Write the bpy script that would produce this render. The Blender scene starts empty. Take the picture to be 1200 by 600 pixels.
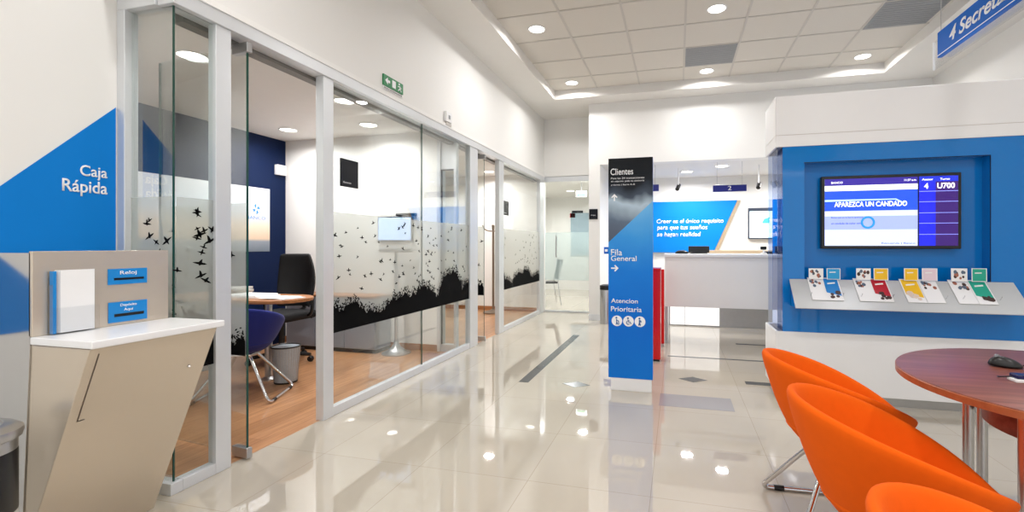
import bpy, bmesh, math, random
from mathutils import Vector, Matrix
random.seed(7)
C = bpy.context.scene.collection
PI = math.pi
# ------------------------------------------------------------------ camera model (frame 1200x600)
F, CX, CY, H = 550.0, 650.0, 288.0, 1.15
AN = math.atan(144/550.0); CA, SA = math.cos(AN), math.sin(AN)
def ray(px):
    u = (px-CX)/F
    return u*CA-SA, u*SA+CA            # world X,Y per unit depth
def on_x(px, X):                       # depth and Y of the vertical plane X at column px
    a, b = ray(px); d = X/a; return d, d*b
def on_y(px, Y):
    a, b = ray(px); d = Y/b; return d, d*a
def zz(py, d): return H+(CY-py)*d/F
def on_z(px, py, z):
    d = F*(H-z)/(py-CY); a, b = ray(px); return Vector((a*d, b*d, z))
# ------------------------------------------------------------------ materials
def lin(c):
    return tuple(((x/12.92) if x <= .04045 else ((x+.055)/1.055)**2.4) for x in c)
def P(name, rgb, rough=.5, metal=0., spec=.5, coat=0., noise=0., nscale=8., emit=None, es=0., sheen=0., bump=0.):
    m = bpy.data.materials.new(name); m.use_nodes = True
    nt = m.node_tree; b = nt.nodes['Principled BSDF']
    c = lin(rgb)+(1,)
    b.inputs['Base Color'].default_value = c
    b.inputs['Roughness'].default_value = rough; b.inputs['Metallic'].default_value = metal
    b.inputs['Specular IOR Level'].default_value = spec; b.inputs['Coat Weight'].default_value = coat
    b.inputs['Coat Roughness'].default_value = .03
    if sheen: b.inputs['Sheen Weight'].default_value = sheen
    if emit:
        b.inputs['Emission Color'].default_value = lin(emit)+(1,); b.inputs['Emission Strength'].default_value = es
    tc = nt.nodes.new('ShaderNodeTexCoord'); n = nt.nodes.new('ShaderNodeTexNoise')
    n.inputs['Scale'].default_value = nscale; n.inputs['Detail'].default_value = 4
    nt.links.new(tc.outputs['Object'], n.inputs['Vector'])
    mx = nt.nodes.new('ShaderNodeMix'); mx.data_type = 'RGBA'
    k = max(noise, .015)
    mx.inputs[6].default_value = tuple(x*(1-k) for x in c[:3])+(1,); mx.inputs[7].default_value = tuple(min(1, x*(1+k)) for x in c[:3])+(1,)
    nt.links.new(n.outputs['Fac'], mx.inputs[0]); nt.links.new(mx.outputs[2], b.inputs['Base Color'])
    if bump:
        bp = nt.nodes.new('ShaderNodeBump'); bp.inputs['Strength'].default_value = bump; bp.inputs['Distance'].default_value = .002
        nt.links.new(n.outputs['Fac'], bp.inputs['Height']); nt.links.new(bp.outputs[0], b.inputs['Normal'])
    return m
def glass_mat(name, tint, refl=1.0, base=.0):
    m = bpy.data.materials.new(name); m.use_nodes = True; nt = m.node_tree; nt.nodes.clear()
    o = nt.nodes.new('ShaderNodeOutputMaterial'); mx = nt.nodes.new('ShaderNodeMixShader')
    t = nt.nodes.new('ShaderNodeBsdfTransparent'); t.inputs[0].default_value = tint+(1,)
    g = nt.nodes.new('ShaderNodeBsdfGlossy'); g.inputs['Roughness'].default_value = 0.0
    fr = nt.nodes.new('ShaderNodeLayerWeight'); fr.inputs[0].default_value = .18
    mul = nt.nodes.new('ShaderNodeMath'); mul.operation = 'MULTIPLY_ADD'; mul.inputs[1].default_value = refl*.8; mul.inputs[2].default_value = base
    nt.links.new(fr.outputs['Fresnel'], mul.inputs[0]); nt.links.new(mul.outputs[0], mx.inputs[0])
    nt.links.new(t.outputs[0], mx.inputs[1]); nt.links.new(g.outputs[0], mx.inputs[2]); nt.links.new(mx.outputs[0], o.inputs[0])
    return m
def film_mat(name, rgb, op):
    m = bpy.data.materials.new(name); m.use_nodes = True; nt = m.node_tree; nt.nodes.clear()
    o = nt.nodes.new('ShaderNodeOutputMaterial'); mx = nt.nodes.new('ShaderNodeMixShader'); mx.inputs[0].default_value = op
    t = nt.nodes.new('ShaderNodeBsdfTransparent'); t.inputs[0].default_value = (.95, .97, .97, 1)
    ad = nt.nodes.new('ShaderNodeMixShader'); ad.inputs[0].default_value = .5
    d = nt.nodes.new('ShaderNodeBsdfDiffuse'); d.inputs[0].default_value = lin(rgb)+(1,)
    l = nt.nodes.new('ShaderNodeBsdfTranslucent'); l.inputs[0].default_value = lin(rgb)+(1,)
    nt.links.new(d.outputs[0], ad.inputs[1]); nt.links.new(l.outputs[0], ad.inputs[2])
    nt.links.new(t.outputs[0], mx.inputs[1]); nt.links.new(ad.outputs[0], mx.inputs[2]); nt.links.new(mx.outputs[0], o.inputs[0])
    return m
def floor_mat():
    m = P('polished_tile', (.76, .725, .665), .022, 0, .5, 0.0, .05, 1.3); nt = m.node_tree; b = nt.nodes['Principled BSDF']
    b.inputs['IOR'].default_value = 1.9
    tc = nt.nodes.new('ShaderNodeTexCoord'); mp = nt.nodes.new('ShaderNodeMapping'); mp.inputs['Location'].default_value = (.12, -2.19+.59*8, 0)
    br = nt.nodes.new('ShaderNodeTexBrick'); br.offset = 0; br.inputs['Scale'].default_value = 1
    br.inputs['Brick Width'].default_value = .59; br.inputs['Row Height'].default_value = .59
    br.inputs['Mortar Size'].default_value = .0016; br.inputs['Mortar Smooth'].default_value = .2
    br.inputs['Color1'].default_value = (1, 1, 1, 1); br.inputs['Color2'].default_value = (.95, .95, .95, 1); br.inputs['Mortar'].default_value = (.72, .69, .65, 1)
    nt.links.new(tc.outputs['Object'], mp.inputs[0]); nt.links.new(mp.outputs[0], br.inputs['Vector'])
    mx = nt.nodes.new('ShaderNodeMix'); mx.data_type = 'RGBA'; mx.blend_type = 'MULTIPLY'; mx.inputs[0].default_value = 1
    old = b.inputs['Base Color'].links[0].from_socket
    nt.links.new(old, mx.inputs[6]); nt.links.new(br.outputs['Color'], mx.inputs[7]); nt.links.new(mx.outputs[2], b.inputs['Base Color'])
    return m
def wood_mat(name, c1, c2, bw, rh, rough, rot=0.):
    m = P(name, c1, rough); nt = m.node_tree; b = nt.nodes['Principled BSDF']
    tc = nt.nodes.new('ShaderNodeTexCoord'); mp = nt.nodes.new('ShaderNodeMapping'); mp.inputs['Rotation'].default_value = (0, 0, rot)
    nt.links.new(tc.outputs['Object'], mp.inputs[0])
    mp2 = nt.nodes.new('ShaderNodeMapping'); mp2.inputs['Scale'].default_value = (1.2, 16, 16); nt.links.new(mp.outputs[0], mp2.inputs[0])
    n = nt.nodes.new('ShaderNodeTexNoise'); n.inputs['Scale'].default_value = 2.5; n.inputs['Detail'].default_value = 6; nt.links.new(mp2.outputs[0], n.inputs[0])
    rp = nt.nodes.new('ShaderNodeValToRGB'); rp.color_ramp.elements[0].position = .3; rp.color_ramp.elements[1].position = .7
    rp.color_ramp.elements[0].color = lin(c1)+(1,); rp.color_ramp.elements[1].color = lin(c2)+(1,); nt.links.new(n.outputs['Fac'], rp.inputs[0])
    out = rp.outputs[0]
    if bw:
        br = nt.nodes.new('ShaderNodeTexBrick'); br.inputs['Scale'].default_value = 1; br.inputs['Brick Width'].default_value = bw; br.inputs['Row Height'].default_value = rh
        br.inputs['Mortar Size'].default_value = .0015; br.inputs['Color1'].default_value = (1, 1, 1, 1); br.inputs['Color2'].default_value = (.8, .78, .76, 1); br.inputs['Mortar'].default_value = (.45, .4, .36, 1)
        nt.links.new(mp.outputs[0], br.inputs['Vector'])
        mx = nt.nodes.new('ShaderNodeMix'); mx.data_type = 'RGBA'; mx.blend_type = 'MULTIPLY'; mx.inputs[0].default_value = 1
        nt.links.new(out, mx.inputs[6]); nt.links.new(br.outputs['Color'], mx.inputs[7]); out = mx.outputs[2]
    nt.links.new(out, b.inputs['Base Color'])
    return m
def ramp_mat(name, stops, z0, z1, rough=.3, noise=.0, emit=0., axis=2, coat=0., nscale=3.):
    """printed picture: colours by height across the printed sheet"""
    m = bpy.data.materials.new(name); m.use_nodes = True; nt = m.node_tree; b = nt.nodes['Principled BSDF']
    b.inputs['Roughness'].default_value = rough; b.inputs['Specular IOR Level'].default_value = .2
    g = nt.nodes.new('ShaderNodeNewGeometry'); s = nt.nodes.new('ShaderNodeSeparateXYZ'); nt.links.new(g.outputs['Position'], s.inputs[0])
    mr = nt.nodes.new('ShaderNodeMapRange'); mr.inputs[1].default_value = z0; mr.inputs[2].default_value = z1; nt.links.new(s.outputs[axis], mr.inputs[0])
    n = nt.nodes.new('ShaderNodeTexNoise'); n.inputs['Scale'].default_value = nscale; nt.links.new(g.outputs['Position'], n.inputs[0])
    a = nt.nodes.new('ShaderNodeMath'); a.operation = 'MULTIPLY_ADD'; a.inputs[1].default_value = noise; nt.links.new(n.outputs['Fac'], a.inputs[0]); nt.links.new(mr.outputs[0], a.inputs[2])
    a2 = nt.nodes.new('ShaderNodeMath'); a2.operation = 'SUBTRACT'; a2.inputs[1].default_value = noise*.5; nt.links.new(a.outputs[0], a2.inputs[0])
    rp = nt.nodes.new('ShaderNodeValToRGB'); e = rp.color_ramp.elements
    while len(e) < len(stops): e.new(.5)
    for k, (p, c) in enumerate(stops): e[k].position = p; e[k].color = lin(c)+(1,)
    nt.links.new(a2.outputs[0], rp.inputs[0]); nt.links.new(rp.outputs[0], b.inputs['Base Color'])
    if emit:
        nt.links.new(rp.outputs[0], b.inputs['Emission Color']); b.inputs['Emission Strength'].default_value = emit
    return m
def E(name, rgb, s): return P(name, rgb, .25, emit=rgb, es=s)

M = dict(
 wall=P('white_paint', (.93, .925, .91), .55, noise=.01, nscale=2),
 ceil=P('ceiling_tile', (.85, .83, .795), .9, noise=.03, nscale=60),
 soff=P('soffit_paint', (.91, .90, .88), .6),
 grid=P('ceiling_grid', (.78, .76, .73), .5),
 grey=P('grey_panel', (.56, .57, .58), .45, noise=.04),
 blue=P('blue_paint', (.0, .49, .83), .5, spec=.2, noise=.02, nscale=1.5),
 dblue=P('navy_paint', (.0, .09, .24), .6, spec=.2),
 alu=P('satin_aluminium', (.86, .87, .88), .32, .35),
 track=P('grey_track', (.5, .49, .47), .5, .2),  # plain mid-grey finish of the door track
 edge=P('glass_edge_green', (.12, .28, .24), .15),
 glass=glass_mat('clear_glass', (.955, .975, .965), .42, .005),
 acr=glass_mat('acrylic', (.97, .975, .98), .35, .01),
 film=film_mat('frosted_film', (.83, .835, .81), .45),
 film2=film_mat('frosted_film_plain', (.80, .87, .87), .50),
 ink=P('black_print', (.015, .015, .02), .8, spec=.1),
 tile=floor_mat(),
 inlay=P('dark_inlay', (.33, .335, .34), .2, spec=.3, noise=.05),
 inlay2=P('grey_inlay', (.62, .61, .62), .12, noise=.03),
 wood=wood_mat('laminate_floor', (.66, .46, .31), (.80, .60, .43), .9, .14, .28, PI/2),
 oak=wood_mat('desk_oak', (.58, .36, .20), (.70, .47, .28), 0, 0, .35),
 walnut=wood_mat('red_walnut', (.42, .20, .16), (.55, .31, .25), 0, 0, .36),
 walnut_e=wood_mat('walnut_edge', (.58, .31, .18), (.66, .38, .23), 0, 0, .35),
 steel=P('champagne_steel', (.83, .78, .71), .26, .5, noise=.06, nscale=2.5),
 steel2=P('mirror_steel', (.80, .80, .80), .10, .95),
 bsteel=P('brushed_steel', (.72, .72, .72), .28, .9, noise=.06, nscale=20),
 white=P('white_laminate', (.95, .95, .95), .25),
 white2=P('counter_white', (.95, .945, .93), .3),
 black=P('black_plastic', (.03, .03, .035), .35),
 blackf=P('black_mesh_fabric', (.035, .035, .045), .8, bump=.3, nscale=300),
 chrome=P('chrome', (.85, .85, .86), .08, 1.0),
 orange=P('orange_felt', (.93, .38, .02), .9, noise=.05, nscale=40, bump=.25, spec=.2),
 navyf=P('blue_felt', (.05, .10, .42), .95, noise=.05, nscale=40, bump=.2, sheen=.1),
 gblue=P('back_painted_blue_glass', (.0, .47, .79), .06, 0, .45, 0.0, .01),
 nblue=P('niche_blue', (.0, .45, .76), .12, spec=.4),
 txt=P('white_lettering', (.97, .97, .98), .5),
 red=P('red_acrylic', (.84, .06, .06), .18),
 green=P('safety_green', (.02, .50, .27), .4),
 sblue=P('sign_blue', (.0, .38, .78), .35, spec=.2),
 cyan=P('plate_blue', (.08, .53, .83), .3),
 navy=P('sign_navy', (.01, .02, .06), .35, spec=.25),
 paper=P('paper_white', (.95, .95, .95), .7),
 lamp=E('lamp_diffuser', (1., .97, .92), 5),
 led=E('led_strip', (1., .98, .95), 5),
)
# ------------------------------------------------------------------ mesh building
OFF = {}
def loc_of(o): return OFF.get(o.name, Vector((0, 0, 0)))
class MB:
    def __init__(s): s.bm = bmesh.new(); s.sm = False
    def poly(s, pts, flip=False):
        v = [s.bm.verts.new(Vector(p)) for p in pts]
        if flip: v.reverse()
        try: return s.bm.faces.new(v)
        except ValueError: return None
    def box(s, x0, x1, y0, y1, z0, z1):
        v = [s.bm.verts.new((x, y, z)) for z in (z0, z1) for y in (y0, y1) for x in (x0, x1)]
        for f in ((0, 2, 3, 1), (4, 5, 7, 6), (0, 1, 5, 4), (2, 6, 7, 3), (1, 3, 7, 5), (0, 4, 6, 2)):
            s.bm.faces.new([v[i] for i in f])
        return s
    def prism(s, pts, vec):                       # closed polygon extruded by vec
        vec = Vector(vec); a = [s.bm.verts.new(Vector(p)) for p in pts]; b = [s.bm.verts.new(Vector(p)+vec) for p in pts]
        n = len(a)
        s.bm.faces.new(list(reversed(a))); s.bm.faces.new(b)
        for i in range(n): s.bm.faces.new((a[i], a[(i+1) % n], b[(i+1) % n], b[i]))
        return s
    def lathe(s, prof, c=(0, 0, 0), n=32, sx=1., sy=1., axis='z'):
        s.sm = True; rings = []
        for r, z in prof:
            ring = []
            for i in range(n):
                t = 2*PI*i/n; p = (r*math.cos(t)*sx, r*math.sin(t)*sy, z)
                if axis == 'y': p = (p[0], z, p[1])
                if axis == 'x': p = (z, p[0], p[1])
                ring.append(s.bm.verts.new(Vector(c)+Vector(p)))
            rings.append(ring)
        for a, b in zip(rings, rings[1:]):
            for i in range(n): s.bm.faces.new((a[i], a[(i+1) % n], b[(i+1) % n], b[i]))
        if prof[0][0] > 0: s.bm.faces.new(list(reversed(rings[0])))
        if prof[-1][0] > 0: s.bm.faces.new(rings[-1])
        return s
    def tube(s, pts, r, n=12, closed=False):
        s.sm = True; pts = [Vector(p) for p in pts]; rings = []; up = None; N = len(pts)
        for i, p in enumerate(pts):
            if closed: t = (pts[(i+1) % N]-pts[i-1])
            else: t = (pts[min(i+1, N-1)]-pts[max(i-1, 0)])
            t.normalize()
            if up is None:
                up = Vector((0, 0, 1)) if abs(t.z) < .9 else Vector((1, 0, 0))
            u = t.cross(up); 
            if u.length < 1e-4: u = t.orthogonal()
            u.normalize(); w = u.cross(t).normalized(); up = w
            rr = r[i] if isinstance(r, (list, tuple)) else r
            rings.append([s.bm.verts.new(p+u*math.cos(2*PI*k/n)*rr+w*math.sin(2*PI*k/n)*rr) for k in range(n)])
        prs = list(zip(rings, rings[1:]))
        if closed: prs.append((rings[-1], rings[0]))
        for a, b in prs:
            for i in range(n): s.bm.faces.new((a[i], a[(i+1) % n], b[(i+1) % n], b[i]))
        if not closed: s.bm.faces.new(list(reversed(rings[0]))); s.bm.faces.new(rings[-1])
        return s
    def build(s, name, mat, parent=None, bevel=0., seg=2, sub=0, label=None):
        bmesh.ops.recalc_face_normals(s.bm, faces=s.bm.faces)
        off = Vector((0, 0, 0))
        if parent is not None: off = loc_of(parent)
        for v in s.bm.verts: v.co -= off
        me = bpy.data.meshes.new(name); s.bm.to_mesh(me); s.bm.free()
        me.materials.append(M[mat] if isinstance(mat, str) else mat)
        o = bpy.data.objects.new(name, me); C.objects.link(o)
        if parent is not None: o.parent = parent
        OFF[o.name] = off
        if s.sm or bevel or sub:
            for p in me.polygons: p.use_smooth = True
            if not sub:
                md = o.modifiers.new('es', 'EDGE_SPLIT'); md.split_angle = math.radians(40)
        if bevel:
            o.modifiers.clear()
            b = o.modifiers.new('bevel', 'BEVEL'); b.width = bevel; b.segments = seg; b.limit_method = 'ANGLE'
            md = o.modifiers.new('wn', 'WEIGHTED_NORMAL')
        if sub:
            b = o.modifiers.new('sub', 'SUBSURF'); b.levels = sub; b.render_levels = sub
        if label: o['label'] = label
        return o
def tag(o, label, cat, group=None):
    o['label'] = label; o['category'] = cat
    if group: o['group'] = group
    return o
def thing(name, label, cat, loc=(0, 0, 0), group=None):
    o = bpy.data.objects.new(name, None); C.objects.link(o); o.location = loc; o.empty_display_size = .05
    OFF[o.name] = Vector(loc); return tag(o, label, cat, group)
def st(o): o['kind'] = 'structure'; return o
def sempty(name, loc=(0, 0, 0)):
    o = bpy.data.objects.new(name, None); C.objects.link(o); o.location = loc; OFF[o.name] = Vector(loc); return st(o)
def box(name, mat, x0, x1, y0, y1, z0, z1, parent=None, bevel=0., label=None):
    return MB().box(x0, x1, y0, y1, z0, z1).build(name, mat, parent, bevel, label=label)
def copy_tree(o, parent=None):
    c = o.copy(); C.objects.link(c); c.parent = parent
    for ch in list(o.children): copy_tree(ch, c)
    return c
def arc(p0, p1, p2, n=6):                        # quadratic bend
    p0, p1, p2 = map(Vector, (p0, p1, p2))
    return [(1-t)**2*p0+2*t*(1-t)*p1+t*t*p2 for t in [k/n for k in range(n+1)]]
def text(name, body, o, xa, ya, w, h, mat, parent, depth=.0015, bold=0., align='L', shear=0.):
    """lettering: o = lower left corner, xa/ya unit axes, fitted to w (and h = capital height)"""
    cu = bpy.data.curves.new('t', 'FONT'); cu.body = body; cu.offset = bold; cu.shear = shear; cu.space_line = .95
    ob = bpy.data.objects.new('t', cu); C.objects.link(ob); bpy.context.view_layer.update()
    dg = bpy.context.evaluated_depsgraph_get(); me = bpy.data.meshes.new_from_object(ob.evaluated_get(dg))
    bpy.data.objects.remove(ob); bpy.data.curves.remove(cu)
    bm = bmesh.new(); bm.from_mesh(me); bpy.data.meshes.remove(me)
    x0 = min(v.co.x for v in bm.verts); x1 = max(v.co.x for v in bm.verts); y0 = min(v.co.y for v in bm.verts); y1 = max(v.co.y for v in bm.verts)
    sx = w/(x1-x0); sy = (h/(y1-y0)) if h else sx
    o = Vector(o); xa = Vector(xa); ya = Vector(ya); nn = xa.cross(ya)
    for v in bm.verts: v.co = o+xa*((v.co.x-x0)*sx)+ya*((v.co.y-y0)*sy)
    r = bmesh.ops.extrude_face_region(bm, geom=bm.faces[:])
    for v in [g for g in r['geom'] if isinstance(g, bmesh.types.BMVert)]: v.co += nn*depth
    mb = MB(); mb.bm.free(); mb.bm = bm
    return mb.build(name, mat, parent)

# ================================================================== PLACE
XW = -2.247; XC = -2.578; YC = 1.66; XF = -4.55; YP = 4.63; YE = 7.85; YFW = 7.17
ZS = 3.34; ZT = 3.468; ZO = 2.40; XR = 3.22; YB = -4.0
def yw(px): return on_x(px, XW)[1]
# floors
st(box('floor', 'tile', XW-.03, XR+.1, YB, YE, -.1, 0))
st(box('floor_corridor', 'tile', -3.6, -.3, YE, 12.0, -.1, 0))
st(box('floor_lobby_left', 'tile', -2.75, XW-.03, YB, YC, -.1, 0))
st(box('floor_teller', 'tile', -1.157, XR+.1, YE, 9.1, -.1, 0))
m = MB(); m.box(XF-.1, XW-.03, YC, YE, -.1, 0); st(m.build('floor_office', 'wood'))
# ceilings
st(box('ceiling', 'ceil', -1.785, 2.53, YB, 6.8, ZT, ZT+.1))
m = MB(); m.box(-2.75, -1.785, YB, 8.0, ZS, ZT+.1); m.box(2.53, XR+.1, YB, 8.0, ZS, ZT+.1); m.box(-1.785, 2.53, 6.8, 8.0, ZS, ZT+.1)
st(m.build('ceiling_soffit', 'soff'))
gx = [-1.139, -.529, .078, .682, 1.287, 1.90]; gy = [6.31-.605*k for k in range(17)]
m = MB()
for x in gx: m.box(x-.011, x+.011, YB, 6.80, ZT-.006, ZT-.001)
for y in gy: m.box(-1.785, 2.53, y-.011, y+.011, ZT-.0055, ZT-.001)
st(m.build('trim_grid', 'grid'))
st(box('ceiling_office', 'soff', XF-.1, XW-.02, YC-.1, YE, ZO, ZO+.1))
st(box('ceiling_corridor', 'soff', -3.6, -.9, YE+.1, 12.0, 2.42, 2.5))
st(box('ceiling_teller', 'soff', -1.157, XR, YFW+.1, 9.1, 2.41, 2.5))
# walls
m = MB(); m.box(XW-.12, XW, YC, YE+.1, 2.35, ZS+.02)
m.box(XC-.1, XW, YC-.06, YC+.0, 2.35, ZS+.02); st(m.build('wall_left_upper', 'wall'))
st(box('wall_left', 'wall', XC-.12, XC, YB, YC, 0, ZS+.02))
m = MB(); m.box(XF, XC-.02, YC-.1, YC, 0, ZO); st(m.build('wall_office_near', 'wall'))
st(box('wall_office_back', 'dblue', XF-.1, XF, YC-.1, YP, 0, ZO))
st(box('wall_office_back_white', 'wall', XF-.1, XF, YP, YE+.1, 0, ZO))
st(box('wall_office_middle', 'wall', XF, -2.53, YP, YP+.1, 0, ZO))
st(box('wall_office_far', 'wall', XF, XW-.0, YE, YE+.1, 0, ZO))
m = MB(); m.box(XW-.0, -1.33, YE, YE+.1, 2.35, ZS+.02); st(m.build('wall_far_left', 'wall'))
m = MB(); m.box(-1.33, -1.157, YFW, YE+.1, 0, ZS+.02); m.box(-1.157, XR+.1, YFW, YFW+.18, 2.40, ZS+.02)
m.box(2.6, XR+.1, YFW, YFW+.18, 0, 2.40); st(m.build('wall_far', 'wall'))
m = MB(); m.box(-1.257, -1.157, YE+.1, 9.2, 0, 2.45); st(m.build('wall_teller_left', 'wall'))
st(box('wall_teller_back', 'wall', -1.157, XR, 9.0, 9.1, 0, 2.45)); st(box('wall_teller_right', 'wall', 3.1, 3.2, YFW+.18, 9.0, 0, 2.45))
m = MB(); m.box(-3.7, -3.6, YE+.1, 12.1, 0, 2.5); m.box(-3.6, -.2, 12.0, 12.1, 0, 2.5); st(m.build('wall_corridor', 'wall'))
m = MB(); m.box(-.95, -.85, 9.1, 12.0, 0, 2.5); st(m.build('wall_corridor_right', 'wall'))
st(box('wall_right', 'wall', XR, XR+.12, YB, YE+.1, 0, ZS+.02))
# shop front behind the viewer
m = MB(); m.box(-2.75, XR+.12, YB-.12, YB, 2.75, ZS+.2)
for x in (-2.7, -1.2, .35, 1.9, 3.15): m.box(x-.04, x+.04, YB-.1, YB-.02, 0, 2.75)
st(m.build('wall_front', 'alu'))
# baseboards
m = MB(); m.box(-1.33, -1.157, YFW-.012, YFW, 0, .09); st(m.build('baseboard_far', 'alu'))
m = MB(); m.box(XF, -2.53, YP-.012, YP, 0, .07); m.box(XF, XW, YE-.012, YE, 0, .07); st(m.build('baseboard_office', 'oak'))
# ------------------------------------------------------------------ blue wall graphic + lettering
bx = XC+.004
def yz(px, py): d, y = on_x(px, XC); return y, zz(py, d)
y1, z1 = yz(134, 127); y0, z0 = yz(0, 218)
sl = (z1-z0)/(y1-y0)
m = MB(); zlo = .80; m.prism([(XC, YC-.035, zlo), (XC, YC-.035, z1+sl*(YC-.035-y1)), (XC, y0-(z0-zlo-.02)/sl, zlo+.02), (XC, y0-(z0-zlo-.02)/sl, zlo)], (.003, 0, 0))
g = tag(m.build('wall_graphic', 'blue'), 'blue wall panel with slanted top edge and Caja Rápida lettering', 'wall graphic')
ya, za = yz(93, 209); yb, _ = yz(125, 209); text('lettering', 'Caja', (bx, ya, za-.002), (0, 1, 0), (0, 0, 1), yb-ya, .064, 'txt', g, bold=.012)
ya, za = yz(72, 227); text('lettering', 'Rápida', (bx, ya, za-.004), (0, 1, 0), (0, 0, 1), yb-ya, .072, 'txt', g, bold=.012)

# ------------------------------------------------------------------ glazing
FZ0, FZ1 = .556, 1.38
def bird(m, P0, ux, uz, s, a, flipx=1, nx=(0, 0, 0)):
    body = [(-1, .0), (-.55, .13), (-.15, .18), (0.1, .5+.5*random.random()), (.3, .62), (.32, .16), (.7, .14), (1.05, .02), (.65, -.12), (.25, -.16), (.0, -.5*random.random()-.2), (-.12, -.15), (-.6, -.08)]
    ca, sa = math.cos(a), math.sin(a); pts = []
    for x, y in body:
        x *= flipx; x, y = x*ca-y*sa, x*sa+y*ca
        pts.append(Vector(P0)+ux*(x*s)+uz*(y*s))
    m.poly(pts)
def film_art(parent, A, B, n, seed, veg=True, vh=.2, mat='film', bush=None, side=None, bs=1.):
    """film between floor-plan points A and B on the glass, birds over a hedge silhouette"""
    rnd = random.Random(seed); random.seed(seed)
    A = Vector((A[0], A[1], 0)); B = Vector((B[0], B[1], 0)); L = (B-A).length; u = (B-A)/L; Z = Vector((0, 0, 1)); nrm = u.cross(Z) if side is None else Vector(side)
    m = MB(); m.poly([A+Z*FZ0, B+Z*FZ0, B+Z*FZ1, A+Z*FZ1]); m.build('frosted_film', mat, parent)
    o = nrm*.003; m = MB()
    for k in range(n):
        x = rnd.random()*L; z = FZ0+.26+(FZ1-FZ0-.30)*rnd.random()
        if rnd.random() < .55: x = min(L*.97, max(L*.03, L*(.62+.18*rnd.gauss(0, 1))))
        bird(m, A+u*x+Z*z+o, u, Z, bs*rnd.uniform(.015, .030), rnd.uniform(-.6, .6), rnd.choice((-1, 1)))
    if n: m.build('bird_print', 'ink', parent)
    if veg:
        m = MB(); N = max(6, int(L/.012)); hs = []
        for i in range(N+1):
            t = i/N; x = t*L
            h = vh*(.70+.22*math.sin(x*5.2+seed)+.12*math.sin(x*13.1+2*seed))
            if bush and abs(t-bush[0]) < bush[1]: h = max(h, bush[2]*math.sqrt(max(0, 1-((t-bush[0])/bush[1])**2)))
            hs.append(max(.05, h+rnd.uniform(-.022, .022)+.02*math.sin(x*47)*math.sin(x*19)))
        for i in range(N):
            a = A+u*(L*i/N); b = A+u*(L*(i+1)/N)
            m.poly([a+Z*FZ0+o, b+Z*FZ0+o, b+Z*(FZ0+hs[i+1])+o, a+Z*(FZ0+hs[i])+o])
        for i in range(int(L*520)):
            x = rnd.random()*L; k = min(N, int(x/L*N)); top = FZ0+hs[k]; z = top+rnd.uniform(-.03, .05)
            a = rnd.uniform(0, PI); l = rnd.uniform(.006, .016); w = l*.4
            dx, dz = math.cos(a), math.sin(a); p = A+u*x+Z*z+o*1.3
            if x-l < 0 or x+l > L: continue
            m.poly([p-(u*dx+Z*dz)*l, p+(u*-dz+Z*dx)*w, p+(u*dx+Z*dz)*l, p-(u*-dz+Z*dx)*w])
        m.build('hedge_print', 'ink', parent)
HB, HT = 2.267, 2.35                                     # head rail
def ybox(y0, y1, z0, z1, m=None, w=.06, x=XW):
    m = m or MB(); m.box(x-w, x, y0, y1, z0, z1); return m
# head rail along the whole office front
m = MB(); m.box(XW-.09, XW+.012, YC-.02, YE, HB, HT); m.box(XC, XW-.09, YC-.03, YC+.03, HB, HT)
st(m.build('trim_head_rail', 'alu', bevel=.004))
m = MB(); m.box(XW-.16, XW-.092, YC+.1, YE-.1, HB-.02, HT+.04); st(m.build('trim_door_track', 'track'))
m = MB(); m.box(XW-.002, XW+.018, YC-.02, YE, HT-.012, HT+.02); st(m.build('trim_head_cap', 'white2'))
# window 1 : glazed corner
y253, y271 = yw(253), yw(271)
w1 = sempty('window_1', (XW, YC, 0))
m = MB(); m.box(XC-.0, XC+.05, YC-.03, YC+.03, 0, HB); m.box(XW-.05, XW, y253, y271, 0, HB)
m.box(XC+.05, XW-.0, YC-.025, YC+.03, 0, .055); m.box(XW-.05, XW, YC+.03, y253, 0, .055); m.build('frame', 'alu', w1, bevel=.003)
m = MB(); m.box(XC+.05, XW-.02, YC, YC+.01, .055, HB); m.box(XW-.03, XW-.02, YC+.012, y253, .055, HB); m.build('glass_pane', 'glass', w1)
m = MB(); m.box(XW-.023, XW-.0175, YC-.001, YC+.006, .055, HB); m.build('glass_edge', 'edge', w1)
film_art(w1, (XC+.05, YC-.002), (XW-.024, YC-.002), 9, 3, vh=.22, side=(0, -1, 0), bs=1.25)
film_art(w1, (XW-.018, YC+.013), (XW-.018, y253), 16, 5, vh=.22, side=(1, 0, 0), bs=1.25)
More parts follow.
